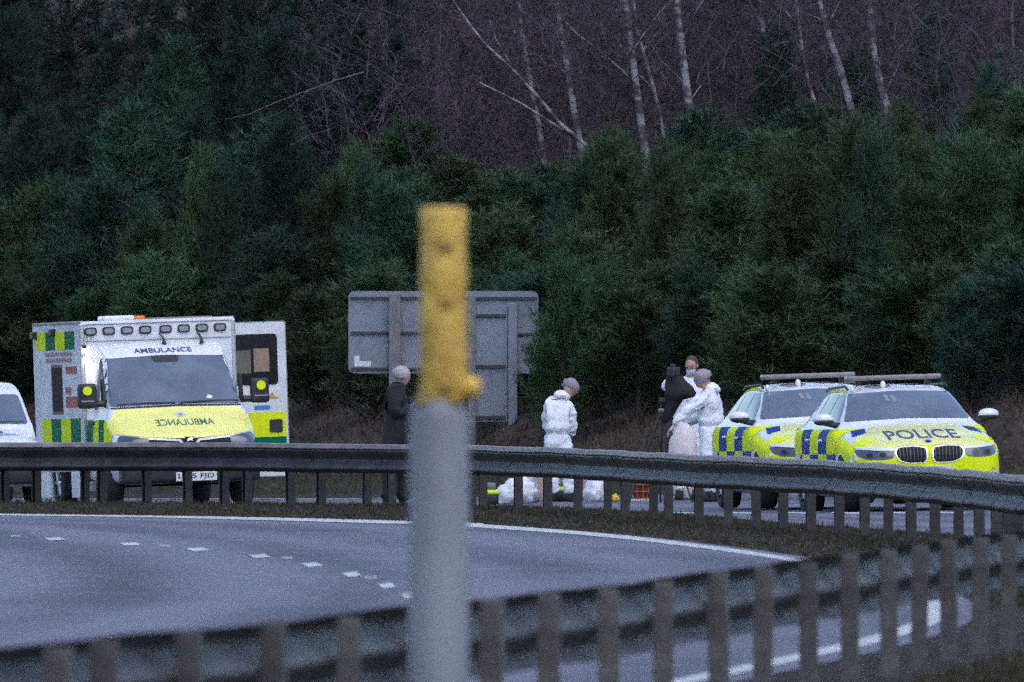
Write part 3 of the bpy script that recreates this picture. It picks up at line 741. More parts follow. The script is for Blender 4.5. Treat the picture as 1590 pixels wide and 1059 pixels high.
for sd, ax in ((-1, 'right'), (1, 'left')):
    decal('headlight', rounded([(sd * .55, .92), (sd * .90, .975), (sd * .945, .90), (sd * .90, .79), (sd * .58, .80)], .03), 'front', CB, M_lamp, amb, .012, .03)
    dw = decal('door_window', rounded([(-1.02, 1.36), (-1.72, 1.34), (-1.72, 2.03), (-1.58, 2.03), (-1.3, 1.80)], .05), ax, CB, M_dglass, amb, .004, .1)
    xs0 = [-.45, -.85, -1.22, -1.60, -1.98]
    for i in range(4):
        decal('livery_square', [(xs0[i], .86), (xs0[i + 1], .86), (xs0[i + 1], 1.20 - .0), (xs0[i], 1.20 if i else 1.08)], ax, CB, (M_yel, M_green)[(i) % 2], amb, .006, .05)
        decal('livery_square', [(xs0[i], .78), (xs0[i + 1], .78), (xs0[i + 1], .855), (xs0[i], .855)], ax, CB, (M_green, M_yel)[(i) % 2], amb, .006, .05)
    decal('wheel_arch', [(-1.02 + .42 * math.cos(t), .36 + .40 * math.sin(t)) for t in np.linspace(-.1, math.pi + .1, 20)], ax, CB, M_under, amb, .006, .12)
    wheel(amb, -1.02, sd * .90, .355, .235, 6, sd)
    mb = MB(); mb.box((-1.6, sd * 1.02, 1.16), (.22, .04, .04), bev=.01); mb.build('door_handle', M_black, amb)
    # mirrors
    mb = MB(); mb.box((-1.02, sd * 1.19, 1.53), (.13, .26, .34), Matrix.Rotation(sd * .12, 3, 'Z'), bev=.05); mb.tube([(-1.05, sd * .97, 1.42), (-1.03, sd * 1.15, 1.42)], .045, 8); mb.tube([(-1.1, sd * .95, 1.38), (-1.15, sd * .95, 1.75)], [.04, .03], 6)
    mr = mb.build('door_mirror', M_black, amb)
    mb = MB(); mb.tube([(-.952, sd * 1.20, 1.60), (-.935, sd * 1.20, 1.60)], .062, 18); mb.build('mirror_sticker', M_yel, mr)
    mb = MB(); mb.box((-.945, sd * 1.2, 1.46), (.012, .18, .02)); mb.build('indicator_strip', M_grey, mr)
    decal('side_trim', [(-.42, 1.05), (-.42, 1.03), (-1.95, 1.08), (-1.95, 1.10)], ax, CB, M_grey, amb, .006, .1)
# lower bumper
mb = MB(); mb.box((-.10, 0, .50), (.34, 1.90, .36), bev=.06); mb.build('front_bumper', M_black, amb, True)
mb = MB(); mb.box((.085, .06, .40), (.02, .56, .122), bev=.004); plate = mb.build('number_plate', M_plate, amb)
text_flat('plate_lettering', 'LJ25', M_under, plate, lambda a, b: Vector((.0985, -.065 + a, .40 + b)), .25, .080)
text_flat('plate_lettering', 'FJD', M_under, plate, lambda a, b: Vector((.0985, .21 + a, .40 + b)), .19, .080)
# box body
BX0, BX1, BW, BZ0, BZ1 = -1.98, -5.50, 1.07, .50, 2.545
mb = MB(); mb.box(((BX0 + BX1) / 2, 0, (BZ0 + BZ1) / 2), (BX0 - BX1, 2 * BW, BZ1 - BZ0), bev=.045); box = mb.build('box_body', M_boxwhite, amb)
mb = MB(); mb.box((-3.7, 0, .42), (3.3, 1.9, .3)); mb.build('chassis', M_under, amb)
for sd in (-1, 1):
    mb = MB(); mb.box((-2.62, sd * 1.03, .33), (.9, .05, .36), bev=.012); mb.build('side_skirt', M_boxwhite, amb)
    mb = MB(); mb.box((-5.0, sd * 1.03, .33), (.8, .05, .36), bev=.012); mb.build('side_skirt', M_boxwhite, amb)
    mb = MB(); mb.box((-1.85, sd * 1.0, .30), (.45, .14, .14), bev=.02); mb.build('cab_step', M_grey, amb)
    wheel(amb, -4.15, sd * .92, .355, .235, 6, sd)
def side_patch(name, d0, d1, z0, z1, m, off=.003, sd=-1):
    mb = MB(); y = sd * (BW + off); mb.add([(BX0 - d0, y, z0), (BX0 - d1, y, z0), (BX0 - d1, y, z1), (BX0 - d0, y, z1)], [(0, 1, 2, 3)])
    mb.prism  # flat vinyl
    return mb.build(name, m, amb)
for sd in (-1, 1):
    for i in range(4):
        d0 = .45 + i * .70; d1 = d0 + .695
        side_patch('livery_square', d0, d1, 2.17, 2.42, (M_green, M_yel)[i % 2], sd=sd)
        side_patch('livery_square', d0 - .25, d1 - .25, .885, 1.23, (M_green, M_yel)[i % 2], sd=sd)
        side_patch('livery_square', d0 - .25, d1 - .25, .78, .882, (M_yel, M_green)[i % 2], sd=sd)
    side_patch('side_window', 1.45, 2.15, 1.33, 1.93, M_dglass, .004, sd)
    side_patch('window_frame', 1.40, 2.20, 1.29, 1.97, mat('maroon_frame', (.05, .02, .03), .5), .0025, sd)
    side_patch('red_panel', .35, 1.15, 1.84, 1.94, M_red, sd=sd)
    side_patch('red_panel', .35, 1.2, 1.38, 1.53, M_red, sd=sd)
    side_patch('red_panel', .8, 1.2, 1.56, 1.66, mat('faded_red', (.35, .16, .15), .6), sd=sd)
    mk = mat('dull_red', (.28, .12, .13), .6)
    for rr in range(2):
        x = .7
        random.seed(5 + rr)
        while x < 2.5:
            w = random.uniform(.07, .16); side_patch('lettering_mark', x, x + w, 2.0 + .085 * rr, 2.055 + .085 * rr, mk, sd=sd); x += w + .06
for (d, zz) in ((1.9, 2.41), (3.25, 2.38)):
    mb = MB(); mb.box((BX0 - d, -BW - .035, zz), (.2, .07, .10), bev=.015); mb.build('flood_light', M_black, amb)
# front face of the box: eight oval lamps, gutter strip
for i in range(8):
    yy = -.93 + i * .252 + (0.03 if i > 3 else 0)
    f = MB(); f.prism(rounded([(-.085, -.055), (.085, -.055), (.085, .055), (-.085, .055)], .045, 5), lambda a, b: Vector((BX0 - .001, yy + a, 2.405 + b)), lambda a, b: Vector((BX0 + .022, yy + a, 2.405 + b)))
    fr = f.build('marker_lamp', M_black, amb)
    f = MB(); f.prism(rounded([(-.062, -.034), (.062, -.034), (.062, .034), (-.062, .034)], .03, 5), lambda a, b: Vector((BX0 + .02, yy + a, 2.405 + b)), lambda a, b: Vector((BX0 + .030, yy + a, 2.405 + b)))
    f.build('lamp_lens', M_grey, fr)
for z0 in (2.27, 2.50):
    mb = MB(); mb.box((BX0 + .004, 0, z0), (.012, 2.0, .012)); mb.build('panel_seam', M_grey, amb)
text_flat('box_number', '57', mat('grey_text', (.3, .3, .32), .6), amb, lambda a, b: Vector((BX0 + .004, -.95 + a, 2.30 + b)), .12, .075)
for y in (.06, .58):
    mb = MB(); mb.tube([(-1.85, y, 2.20), (-1.88, y, 2.27), (-1.97, y - .04, 2.36)], [.035, .016, .006], 8); mb.build('roof_aerial', M_black, amb)
mb = MB(); mb.box((-2.35, -.50, 2.575), (.5, .42, .07), bev=.03); rb_ = mb.build('roof_unit', M_white, amb, True)
mb = MB(); mb.box((-2.35, -.20, 2.57), (.2, .17, .06), bev=.02); mb.build('amber_beacon', M_orange, amb, True)
mb = MB(); mb.box((-2.6, .25, 2.558), (.3, 1.2, .02)); mb.build('roof_strip', M_bar, amb)
# side scene lamp, lit, at the front edge of the box beside the cab
mb = MB(); mb.box((-1.93, -1.03, 2.20), (.06, .05, .05), bev=.01); sl_ = mb.build('scene_lamp', M_black, amb)
mb = MB(); mb.box((-1.925, -1.03, 2.168), (.05, .04, .012)); mb.build('lamp_glow', mat('lit_lamp', (1, 1, 1), .4, emit=((1, .97, .85), 22)), amb)
lp = bpy.data.lights.new('scene_lamp_light', 'SPOT'); lp.energy = 8; lp.spot_size = R(70); lp.spot_blend = .8; lp.color = (1, .96, .84); lp.shadow_soft_size = .03
lpo = link(bpy.data.objects.new('scene_lamp_light', lp), amb); lpo.location = (-1.90, -1.02, 2.15); lpo.rotation_euler = (0, R(10), 0)
# open rear door, hinged on the rear left corner and swung out
dr = MB(); DW, DZ0, DZ1 = 1.42, .34, 2.46
HX, HYD = BX1 - .03, BW + .005
ang = R(-3)
dvec = Vector((math.sin(ang), math.cos(ang), 0)); dn = Vector((math.cos(ang), -math.sin(ang), 0))
def dpt(u, z, o=0.0): return Vector((HX, HYD, z)) + dvec * u + dn * o
dr.prism(rounded([(0, DZ0), (DW, DZ0), (DW, DZ1), (0, DZ1)], .04), lambda u, z: dpt(u, z, 0), lambda u, z: dpt(u, z, -.05))
door = dr.build('rear_door', M_boxwhite, amb)
for z_ in (.6, 1.4, 2.2):
    mb = MB(); mb.tube([(HX + .03, HYD + .01, z_ - .07), (HX + .03, HYD + .01, z_ + .07)], .022, 8); mb.build('hinge', M_black, door)
for (u0, u1, z0, z1) in ((0, DW, DZ0 - .012, DZ0 - .002), (0, DW, DZ1 + .002, DZ1 + .012), (DW + .002, DW + .014, DZ0, DZ1)):
    mb = MB(); mb.prism([(u0, z0), (u1, z0), (u1, z1), (u0, z1)], lambda u, z: dpt(u, z, -.005), lambda u, z: dpt(u, z, -.04)); mb.build('door_seal', M_grey, door)
for sd in (-1, 1):
    mb = MB(); mb.box((BX0 - .03, sd * (BW - .025), 1.52), (.07, .07, 2.0), bev=.02); mb.build('corner_trim', M_alloy, amb)
    mb = MB(); mb.box(((BX0 + BX1) / 2, sd * (BW - .02), 2.53), (BX0 - BX1 - .1, .055, .045), bev=.015); mb.build('roof_gutter', M_grey, amb)
def door_patch(name, u0, u1, z0, z1, m, off=.003, rad=0.0):
    f = MB(); pl = [(u0, z0), (u1, z0), (u1, z1), (u0, z1)]; pl = rounded(pl, rad) if rad else pl
    f.prism(pl, lambda u, z: dpt(u, z, off), lambda u, z: dpt(u, z, .0005)); return f.build(name, m, door)
w_ = door_patch('door_window', .60, 1.30, 1.60, 2.30, M_dglass, .012, .06)
door_patch('window_poster', .70, .92, 1.76, 2.08, mat('khaki_card', (.13, .12, .09), .7, var=.1), .016)
door_patch('window_poster', .96, 1.18, 1.78, 2.10, mat('tan_card', (.30, .20, .13), .7, var=.1), .016)
door_patch('yellow_panel', .52, 1.395, .88, 1.22, M_yel, .004)
door_patch('green_panel', .52, 1.395, .55, .877, M_green, .004)
door_patch('green_panel', .40, .517, .55, 1.22, M_green, .004)
door_patch('door_catch', 1.16, 1.34, .94, 1.12, M_black, .02, .03)
door_patch('blue_label', .95, 1.17, 1.255, 1.315, mat('blue_label', (.02, .22, .5), .5), .004)
door_patch('orange_label', 1.13, 1.30, 1.405, 1.43, mat('orange_label', (.5, .25, .06), .5), .004)
f = MB(); f.prism([(1.17, 1.43), (1.25, 1.43), (1.21, 1.50)], lambda u, z: dpt(u, z, .004), lambda u, z: dpt(u, z, .0005)); f.build('orange_label', mat('orange_label', (.5, .25, .06), .5), door)

# ------------------------------------------------------------------ white van behind the ambulance
van = vroot('white_van', veh_loc(-24, 110.5), R(10), R(1.6), 'plain white van with grey windscreen standing beside the ambulance', 'van')
st = [(0.0, bonnet_sec(.74, .60, .36, .7)), (-.04, bonnet_sec(.80, .74, .30, .8)), (-.12, bonnet_sec(.86, .84, .26)), (-.3, bonnet_sec(.93, .89, .24)), (-.6, bonnet_sec(1.0, .905, .24)), (-.9, bonnet_sec(1.06, .91, .24)),
      (-1.05, cabin_sec(1.15, .86, 1.04, .885, .915, .24)), (-1.35, cabin_sec(1.33, .85, 1.06, .88, .915, .24)), (-1.65, cabin_sec(1.52, .84, 1.07, .88, .915, .24)), (-1.9, cabin_sec(1.64, .83, 1.08, .88, .915, .24)), (-2.3, cabin_sec(1.72, .83, 1.09, .88, .915, .24)), (-3.0, cabin_sec(1.75, .83, 1.1, .88, .915, .24)), (-4.2, cabin_sec(1.74, .83, 1.1, .88, .91, .26)), (-4.4, cabin_sec(1.62, .80, 1.1, .86, .9, .3)), (-4.45, cabin_sec(1.4, .66, 1.0, .8, .85, .34))]
vb = loft(st, (4, 4)).build('body', M_white, van); weld(vb); VB = bvh_of(vb)
decal('windscreen', rounded([(-.80, 1.115), (0, 1.135), (.82, 1.115), (.775, 1.53), (0, 1.555), (-.775, 1.53)], .05), 'front', VB, M_glass, van, .010, .04)
mb = MB(); mb.tube(project([(.05, 1.135), (.45, 1.145), (.76, 1.135)], 'front', VB, .015), .010, 6); mb.build('wiper', M_black, van)
decal('grille', rounded([(-.55, .72), (.55, .72), (.5, .50), (-.5, .50)], .03), 'front', VB, M_under, van, .005, .07)
mb = MB(); mb.box((-.10, 0, .40), (.28, 1.66, .26), bev=.05); mb.build('front_bumper', M_black, van, True)
mb = MB(); mb.box((.05, .02, .46), (.02, .52, .111), bev=.004); mb.build('number_plate', M_plate, van)
decal('bonnet_crest', [(.34, .99), (.40, 1.0), (.37, 1.035)], 'front', VB, M_textblue, van, .005, .05)
decal('bonnet_crest', [(.18, .965), (.56, .965), (.56, .982), (.18, .982)], 'front', VB, mat('pale_blue_print', (.32, .36, .45), .6), van, .005, .05)
for sd, ax in ((-1, 'right'), (1, 'left')):
    decal('headlight', rounded([(sd * .56, .80), (sd * .82, .86), (sd * .86, .74), (sd * .6, .66)], .03), 'front', VB, M_lamp, van, .006, .05)
    decal('side_window', rounded([(-1.35, 1.13), (-2.2, 1.15), (-2.2, 1.55), (-1.9, 1.53)], .05), ax, VB, M_dglass, van, .004, .1)
    decal('wheel_arch', [(-.85 + .38 * math.cos(t), .32 + .36 * math.sin(t)) for t in np.linspace(-.2, math.pi + .2, 20)], ax, VB, M_under, van, .006, .12)
    wheel(van, -.85, sd * .82, .325, .21, 5, sd); wheel(van, -3.6, sd * .82, .325, .21, 5, sd)
    mb = MB(); mb.box((-1.32, sd * 1.03, 1.17), (.09, .2, .16), bev=.035); mb.build('door_mirror', M_black, van)

# ------------------------------------------------------------------ road sign seen from behind
M_alu = mat('sign_aluminium', (0.20, 0.215, 0.255), 0.5, metal=0.3, var=0.15, vscale=1.5)
M_rail = mat('sign_rail', (0.035, 0.037, 0.045), 0.6)
M_spost = mat('sign_post', (0.17, 0.165, 0.17), 0.55, metal=0.3, var=0.2)
SD = 107.6; SY = FPX / SD
def sg(px, py): return ((px - CX) / SD, CZ - (py - HY) / SD)
sx, sz = sg(690, 695)
sgn = empty('road_sign', (sx, SY, tz(sx, SY))); tag(sgn, 'large grey road sign seen from behind, two panels on steel posts', 'road sign')
O = sgn.location.copy()
def panel(name, x0, y0, x1, y1, dy, th, m, rad, parent=sgn):
    a = sg(x0, y0); b = sg(x1, y1); mb = MB()
    mb.prism(rounded([(a[0], b[1]), (b[0], b[1]), (b[0], a[1]), (a[0], a[1])], rad), lambda u, z: Vector((u, SY + dy, z)) - O, lambda u, z: Vector((u, SY + dy + th, z)) - O)
    return mb.build(name, m, parent)
pa = panel('sign_panel', 541, 452, 836, 580, 0, .02, M_alu, .10)
for y in (463, 517, 573): panel('rail', 545, y - 2.2, 733, y + 2.2, -.035, .033, M_rail, .004, pa)
panel('rail', 733, 461, 834, 465.5, -.035, .033, M_rail, .004, pa); panel('rail', 790, 517, 834, 520.5, -.035, .033, M_rail, .004, pa)
panel('sticker', 550, 552, 558, 568, -.004, .003, M_plate, .004, pa); panel('sticker', 550, 561, 576, 569, -.008, .003, M_plate, .004, pa)
pb = panel('sign_panel', 737, 474, 788, 655, -.09, .02, M_alu, .02)
for y in (490, 569, 648): panel('rail', 739, y - 2.4, 785, y + 2.4, -.125, .033, M_rail, .004, pb)
for (x0, x1, top, m_) in ((604, 622, 456, M_spost), (727, 739, 462, M_spost), (789, 803, 470, M_alu)):
    a = sg(x0, top); b = sg(x1, 730); gz0 = tz((a[0] + b[0]) / 2, SY) - .2
    mb = MB(); mb.box(Vector(((a[0] + b[0]) / 2, SY - .10, (a[1] + gz0) / 2)) - O, (b[0] - a[0], .09, a[1] - gz0), bev=.01); mb.build('post', m_, sgn)

# ------------------------------------------------------------------ blurred marker post near the camera
S5 = 480.0
px0 = (682 - CX) / S5; py0 = FPX / S5
mp_ = empty('marker_post', (px0, py0, 0)); tag(mp_, 'grey steel post with yellow capped top standing out of focus before the barrier', 'post')
M_pgrey = mat('weathered_post', (0.23, 0.24, 0.27), 0.55, col2=(0.15, 0.155, 0.175), vscale=3, stretch=(1, 1, .5))
M_pyel = mat('post_yellow', (0.72, 0.46, 0.08), 0.5, col2=(0.40, 0.22, 0.03), vscale=9, bump=.5, bscale=25)
def zz(py): return CZ - (py - HY) / S5
mb = MB(); mb.tube([(0, 0, -.2), (0, 0, .3), (0, 0, zz(655)), (0, 0, zz(640)), (0.005, 0, zz(615))], [.098, .098, .098, .094, .076], 28); mb.build('pole', M_pgrey, mp_, True)
mb = MB(); prof = []
ztop, zb = zz(322), zz(612)
for k, (py, r_) in enumerate(((618, .07), (606, .078), (560, .077), (540, .079), (528, .075), (515, .078), (470, .077), (455, .073), (440, .078), (425, .080), (415, .077), (390, .074), (375, .072), (355, .077), (330, .077), (324, .074), (321, .06))): prof.append((zz(py), r_))
mb.tube([(.014, 0, z) for z, r_ in prof], [r_ for z, r_ in prof], 28); sl2 = mb.build('yellow_sleeve', M_pyel, mp_, True)
M_pdark = mat('dark_recess', (0.28, 0.17, 0.03), 0.7)
for py in (382, 470, 600):
    mb = MB(); mb.sph((.02, -.072, zz(py)), (.026, .014, .022), 12, 8); mb.build('bolt_recess', M_pdark, sl2, True)
mb = MB(); mb.tube([(.07, -.02, zz(598)), (.10, -.02, zz(600))], [.03, .03], 14); mb.sph((.105, -.02, zz(601)), (.034, .034, .036), 14, 10); mb.build('side_knob', M_pyel, mp_, True)
mb = MB(); mb.box((0.0, 0, zz(622)), (.16, .16, .03), bev=.012); mb.build('collar', M_pdark, mp_)

# ------------------------------------------------------------------ people
def skin_mesh(pts, edges, rad, root, sub=2):
    names = list(pts); me = bpy.data.meshes.new('figure')
    me.from_pydata([pts[k] for k in names], [(names.index(a), names.index(b)) for a, b in edges], [])
    o = bpy.data.objects.new('figure', me); COL.objects.link(o)
    md = o.modifiers.new('skin', 'SKIN'); md.use_smooth_shade = True
    for i, k in enumerate(names):
        r = rad[k]; r = r if isinstance(r, tuple) else (r, r)
        me.skin_vertices[0].data[i].radius = r
        me.skin_vertices[0].data[i].use_root = (k == root)
    sm = o.modifiers.new('sub', 'SUBSURF'); sm.levels = sub; sm.render_levels = sub
    dg = bpy.context.evaluated_depsgraph_get(); dg.update()
    out = bpy.data.meshes.new_from_object(o.evaluated_get(dg))
    v = [q.co.copy() for q in out.vertices]; f = [tuple(p.vertices) for p in out.polygons]; nr = [q.normal.copy() for q in out.vertices]
    bpy.data.objects.remove(o); bpy.data.meshes.remove(me); bpy.data.meshes.remove(out)
    return v, f, nr
def wrinkle(v, nr, amp, seed, waist=None):
    o = []
    for p, n in zip(v, nr):
        q = Vector((p.x * 5 + seed, p.y * 5, p.z * 9 + p.x * 4))
        a = noise.noise(q) * .7 + abs(noise.noise(Vector((p.x * 9 + seed, p.y * 9, p.z * 22 - p.x * 9)))) * .9 - .2
        w_ = 0
        if waist: w_ = -.035 * math.exp(-((p.z - waist + .03 * p.x) / .022) ** 2) + .020 * math.exp(-((p.z - waist - .08) / .05) ** 2)
        if waist and abs(p.z - waist) < .2 and n.z > -.9 and (p.x ** 2 + p.y ** 2) < .07: a += w_ / amp
        o.append(p + n * (a * amp))
    return o
def head_fn(d, p):
    q = p.copy()
    if d.z < 0: q.x *= 1 + .30 * d.z; q.y *= 1 + .12 * d.z
    if d.y > .5:                                  # face side (+y local = facing)
        if -.25 < d.z < .12 and abs(d.x) < .22: q.y += .020 * (1 - abs(d.x) / .22) * (1 - abs(d.z + .1) / .2) if abs(d.z + .1) < .2 else 0
        if .0 < d.z < .25 and .18 < abs(d.x) < .5: q.y -= .007
        if -.62 < d.z < -.42 and abs(d.x) < .3: q.y += .004
        if d.z < -.75: q.y += .008
    return q
def add_head(mb, c, face, up=Vector((0, 0, 1)), k=1.0):
    f = Vector(face).normalized(); x = f.cross(up).normalized(); u = x.cross(f)
    Rm = Matrix((x, f, u)).transposed()
    mb.cur = 0
    mb.sph(c, (.076 * k, .096 * k, .118 * k), 24, 18, Rm, head_fn)
    for s in (-1, 1): mb.sph(Vector(c) + Rm @ Vector((s * .078 * k, -.008, .0)), (.012, .024, .034), 8, 6, Rm)
    mb.cur = 1
    for s in (-1, 1): mb.sph(Vector(c) + Rm @ Vector((s * .03 * k, .086 * k, .012)), (.011, .008, .007), 8, 6, Rm)
    mb.cur = 0
    return Rm
def add_hand(mb, w, d, palm, side, slot=2, curl=.5):
    """w wrist, d direction of the hand, palm = palm normal, side = thumb side sign"""
    d = Vector(d).normalized(); n = (Vector(palm) - d * Vector(palm).dot(d)).normalized(); s = d.cross(n) * side
    mb.cur = slot
    w = Vector(w); Rm = Matrix((s, d, n)).transposed()
    mb.box(w + d * .05, (.082, .10, .03), Rm, bev=.012)
    for i, (o, L) in enumerate(((.030, .068), (.010, .076), (-.011, .070), (-.031, .055))):
        a = w + d * .098 + s * o
        b = a + (d * math.cos(curl * .6) + n * math.sin(curl * .6)) * L * .5
        c = b + (d * math.cos(curl * 1.6) + n * math.sin(curl * 1.6)) * L * .5
        mb.tube([a - d * .015, a, b, c], [.0105, .010, .009, .007], 6)
    a = w + d * .03 + s * .038
    mb.tube([a, a + (s * .6 + d * .7 + n * .3) * .035, a + (s * .6 + d * .7 + n * .3) * .035 + (d * .8 + n * .5) * .03], [.012, .0105, .008], 6)
    mb.cur = 0
M_suit = mat('white_coverall', (0.74, 0.74, 0.77), 0.75, var=0.05, vscale=8, bump=0.35, bscale=26)
M_net = mat('hair_net', (0.36, 0.30, 0.32), 0.8, col2=(0.20, 0.15, 0.165), vscale=45)
M_pgreen = mat('green_uniform', (0.006, 0.010, 0.010), 0.8, var=0.3, vscale=10, bump=.3)
M_glove = mat('blue_glove', (0.05, 0.10, 0.42), 0.5)
M_greyhair = mat('grey_hair', (0.46, 0.42, 0.42), 0.85, col2=(0.26, 0.23, 0.23), vscale=30)
M_brown = mat('brown_hair', (0.075, 0.045, 0.03), 0.8, var=.3, vscale=40)
M_mask = mat('face_mask', (0.42, 0.50, 0.58), 0.7)
M_hv = mat('hi_vis', (0.55, 0.85, 0.03), 0.6, var=.15)
EDG = [('pel', 'bel'), ('bel', 'che'), ('che', 'nek'), ('che', 'shl'), ('shl', 'ell'), ('ell', 'wrl'), ('che', 'shr'), ('shr', 'elr'), ('elr', 'wrr'), ('pel', 'hil'), ('hil', 'knl'), ('knl', 'anl'), ('pel', 'hir'), ('hir', 'knr'), ('knr', 'anr')]
RADC = dict(pel=.155, bel=.150, che=.165, nek=.075, shl=.10, shr=.10, ell=.075, elr=.075, wrl=.055, wrr=.055, hil=.115, hir=.115, knl=.092, knr=.092, anl=.075, anr=.075)
RADB = dict(pel=.12, bel=.12, che=.135, nek=.055, shl=.07, shr=.07, ell=.045, elr=.045, wrl=.032, wrr=.032, hil=.085, hir=.085, knl=.06, knr=.06, anl=.042, anr=.042)
def person(px, s, label, J, head, face, suit, suit_name, radk=1.0, net=None, hair=None, hood=None, glove=M_glove, hands=None, mask=False, toes=Vector((0, -1, 0)), boots=M_under, seed=1, amp=.02, patch=None, waist=None, hoodname='folded_hood'):
    x, y = sp(px, s); g = tz(x, y) + .01
    root = empty('person', (x, y, g)); tag(root, label, 'person', None)
    J = {k: Vector(v) for k, v in J.items()}
    v, f, nr = skin_mesh(J, EDG, RADB, 'pel')
    mb = MB(); mb.add(v, f)
    hc = Vector(head); fd = Vector(face).normalized()
    mb.tube([J['nek'] - Vector((0, 0, .04)), J['nek'], hc - Vector((0, 0, .05)) - fd * .02], [.06, .055, .055], 12)
    Rm = add_head(mb, hc, fd)
    for (wk, dd, pn, sd) in hands: add_hand(mb, J[wk], dd, pn, sd)
    for a in ('anl', 'anr'):
        mb.cur = 3; p = J[a]; t = Vector(toes).normalized()
        yaw = math.atan2(t.y, t.x)
        mb.box(Vector((p.x, p.y, .045)) + t * .06, (.27, .095, .09), Matrix.Rotation(yaw, 3, 'Z'), bev=.03); mb.tube([(p.x, p.y, .05), (p.x, p.y, p.z + .03)], .05, 10)
    body = mb.build('body', [M_skin, M_under, glove, boots], root, True)
    rc = {k: (RADC[k] * radk) for k in RADC}
    v, f, nr = skin_mesh(J, EDG, rc, 'pel', 3)
    mb = MB(); mb.add(wrinkle(v, nr, amp, seed, waist), f); cl = mb.build(suit_name, suit, root, True)
    if net:
        nb = MB(); nb.sph(hc + Rm @ Vector((0, -.025, .035)), (.108, .122, .108), 20, 14, Rm, lambda d, p: p * (1 + .06 * math.sin(9 * math.atan2(d.y, d.x)) * (1 if d.z < .3 else .3) + .16 * noise.noise(d * 5)) if d.z > -.55 else Vector((p.x * .86, p.y * .86, p.z * .8)))
        nb.build('hair_net' if net is M_net else 'hair', net, root, True)
    if hair:
        nb = MB(); nb.sph(hc + Rm @ Vector((0, -.022, .03)), (.085, .096, .102), 20, 14, Rm, lambda d, p: p if (d.y < .35 or d.z > .55) else p * .8)
        nb.build('hair', hair, root, True)
    if mask:
        nb = MB(); nb.sph(hc + Rm @ Vector((0, .055, -.055)), (.062, .055, .055), 14, 10, Rm); nb.build('face_mask', M_mask, root, True)
    if hood is not None:
        nb = MB(); hb = Vector(hood)
        nb.sph(hb, (.105, .10, .062), 22, 14, Matrix.Rotation(.25, 3, 'Y'), lambda d, p: Vector((p.x * (1 - .25 * d.z), p.y * (1 - .25 * d.z), p.z)) * (1 + .28 * noise.noise(Vector((d.x * 2.6, d.y * 2.6, d.z * 2.6 + seed)))))
        nb.build(hoodname, suit, root, True)
    if patch:
        nb = MB(); nb.box(patch, (.05, .03, .05), Matrix.Rotation(.5, 3, 'Y'), bev=.012); nb.build('shoulder_flash', M_hv, root)
    return root
# paramedic in dark green, turned to the right
def jx(px, cx, s): return (px - cx) / s
s_ = 122.0
person(616, s_, 'person with grey hair in dark green uniform and blue gloves standing by the road sign',
       dict(pel=(-.01, 0, .98), bel=(-.01, 0, 1.15), che=(.0, 0, 1.40), nek=(.03, 0, 1.58), shl=(-.02, .17, 1.50), ell=(.0, .22, 1.20), wrl=(.20, .10, 1.30), shr=(-.03, -.17, 1.50), elr=(-.01, -.24, 1.20), wrr=(.17, -.14, 1.32), hil=(.03, .10, .92), knl=(.09, .10, .50), anl=(.08, .10, .10), hir=(-.07, -.09, .92), knr=(-.08, -.10, .50), anr=(-.13, -.10, .10)),
       (.075, -.005, 1.685), (.92, -.35, -.15), M_pgreen, 'uniform', 1.16, net=M_greyhair, hands=[('wrl', (.9, -.1, .3), (0, 0, 1), 1), ('wrr', (.8, .2, .3), (0, 0, 1), -1)], toes=(.9, -.4, 0), seed=3, amp=.02, hood=(.03, 0, 1.575), hoodname='collar', patch=(-.07, -.19, 1.49))
# white suit seen from behind, head bowed
s_ = 118.0
pB = person(868, s_, 'person in white coverall seen from behind with head bowed, standing over the bags',
       dict(pel=(-.02, .0, .83), bel=(-.02, .01, 1.0), che=(-.02, .03, 1.20), nek=(.06, .06, 1.37), shl=(-.135, .0, 1.29), ell=(-.15, .10, 1.03), wrl=(-.04, .26, .93), shr=(.12, .06, 1.27), elr=(.175, .12, 1.02), wrr=(.17, .22, .88), hil=(-.10, .0, .78), knl=(-.09, -.02, .44), anl=(-.08, .0, .09), hir=(.07, .01, .78), knr=(.11, -.01, .44), anr=(.15, .01, .09)),
       (.15, .11, 1.475), (.55, .55, -.75), M_suit, 'coverall', 1.02, net=M_net, hood=(.04, .03, 1.405), hands=[('wrl', (.4, .6, -.4), (0, 0, -1), 1), ('wrr', (-.1, .4, -.8), (-1, 0, 0), -1)], toes=(.4, .9, 0), seed=11, amp=.038, waist=.90)
# masked man behind the tripod
s_ = 119.0
pC = person(1068, 118.5, 'person with short brown hair and pale face mask in white coverall behind the tripod',
       dict(pel=(-.02, 0, 1.0), bel=(-.02, 0, 1.17), che=(-.01, 0, 1.40), nek=(.02, -.02, 1.60), shl=(.17, 0, 1.50), ell=(.22, -.14, 1.27), wrl=(.07, -.26, 1.36), shr=(-.18, 0, 1.50), elr=(-.32, -.10, 1.50), wrr=(-.20, -.28, 1.48), hil=(.10, 0, .93), knl=(.11, 0, .50), anl=(.11, 0, .10), hir=(-.10, 0, .93), knr=(-.11, 0, .50), anr=(-.11, 0, .10)),
       (.05, -.06, 1.755), (-.35, -.85, -.40), M_suit, 'coverall', 1.0, hair=M_brown, mask=True, hands=[('wrl', (-.5, -.6, .2), (0, 0, -1), 1), ('wrr', (.6, -.5, 0), (0, 0, -1), -1)], toes=(-.1, -1, 0), seed=21, amp=.022)
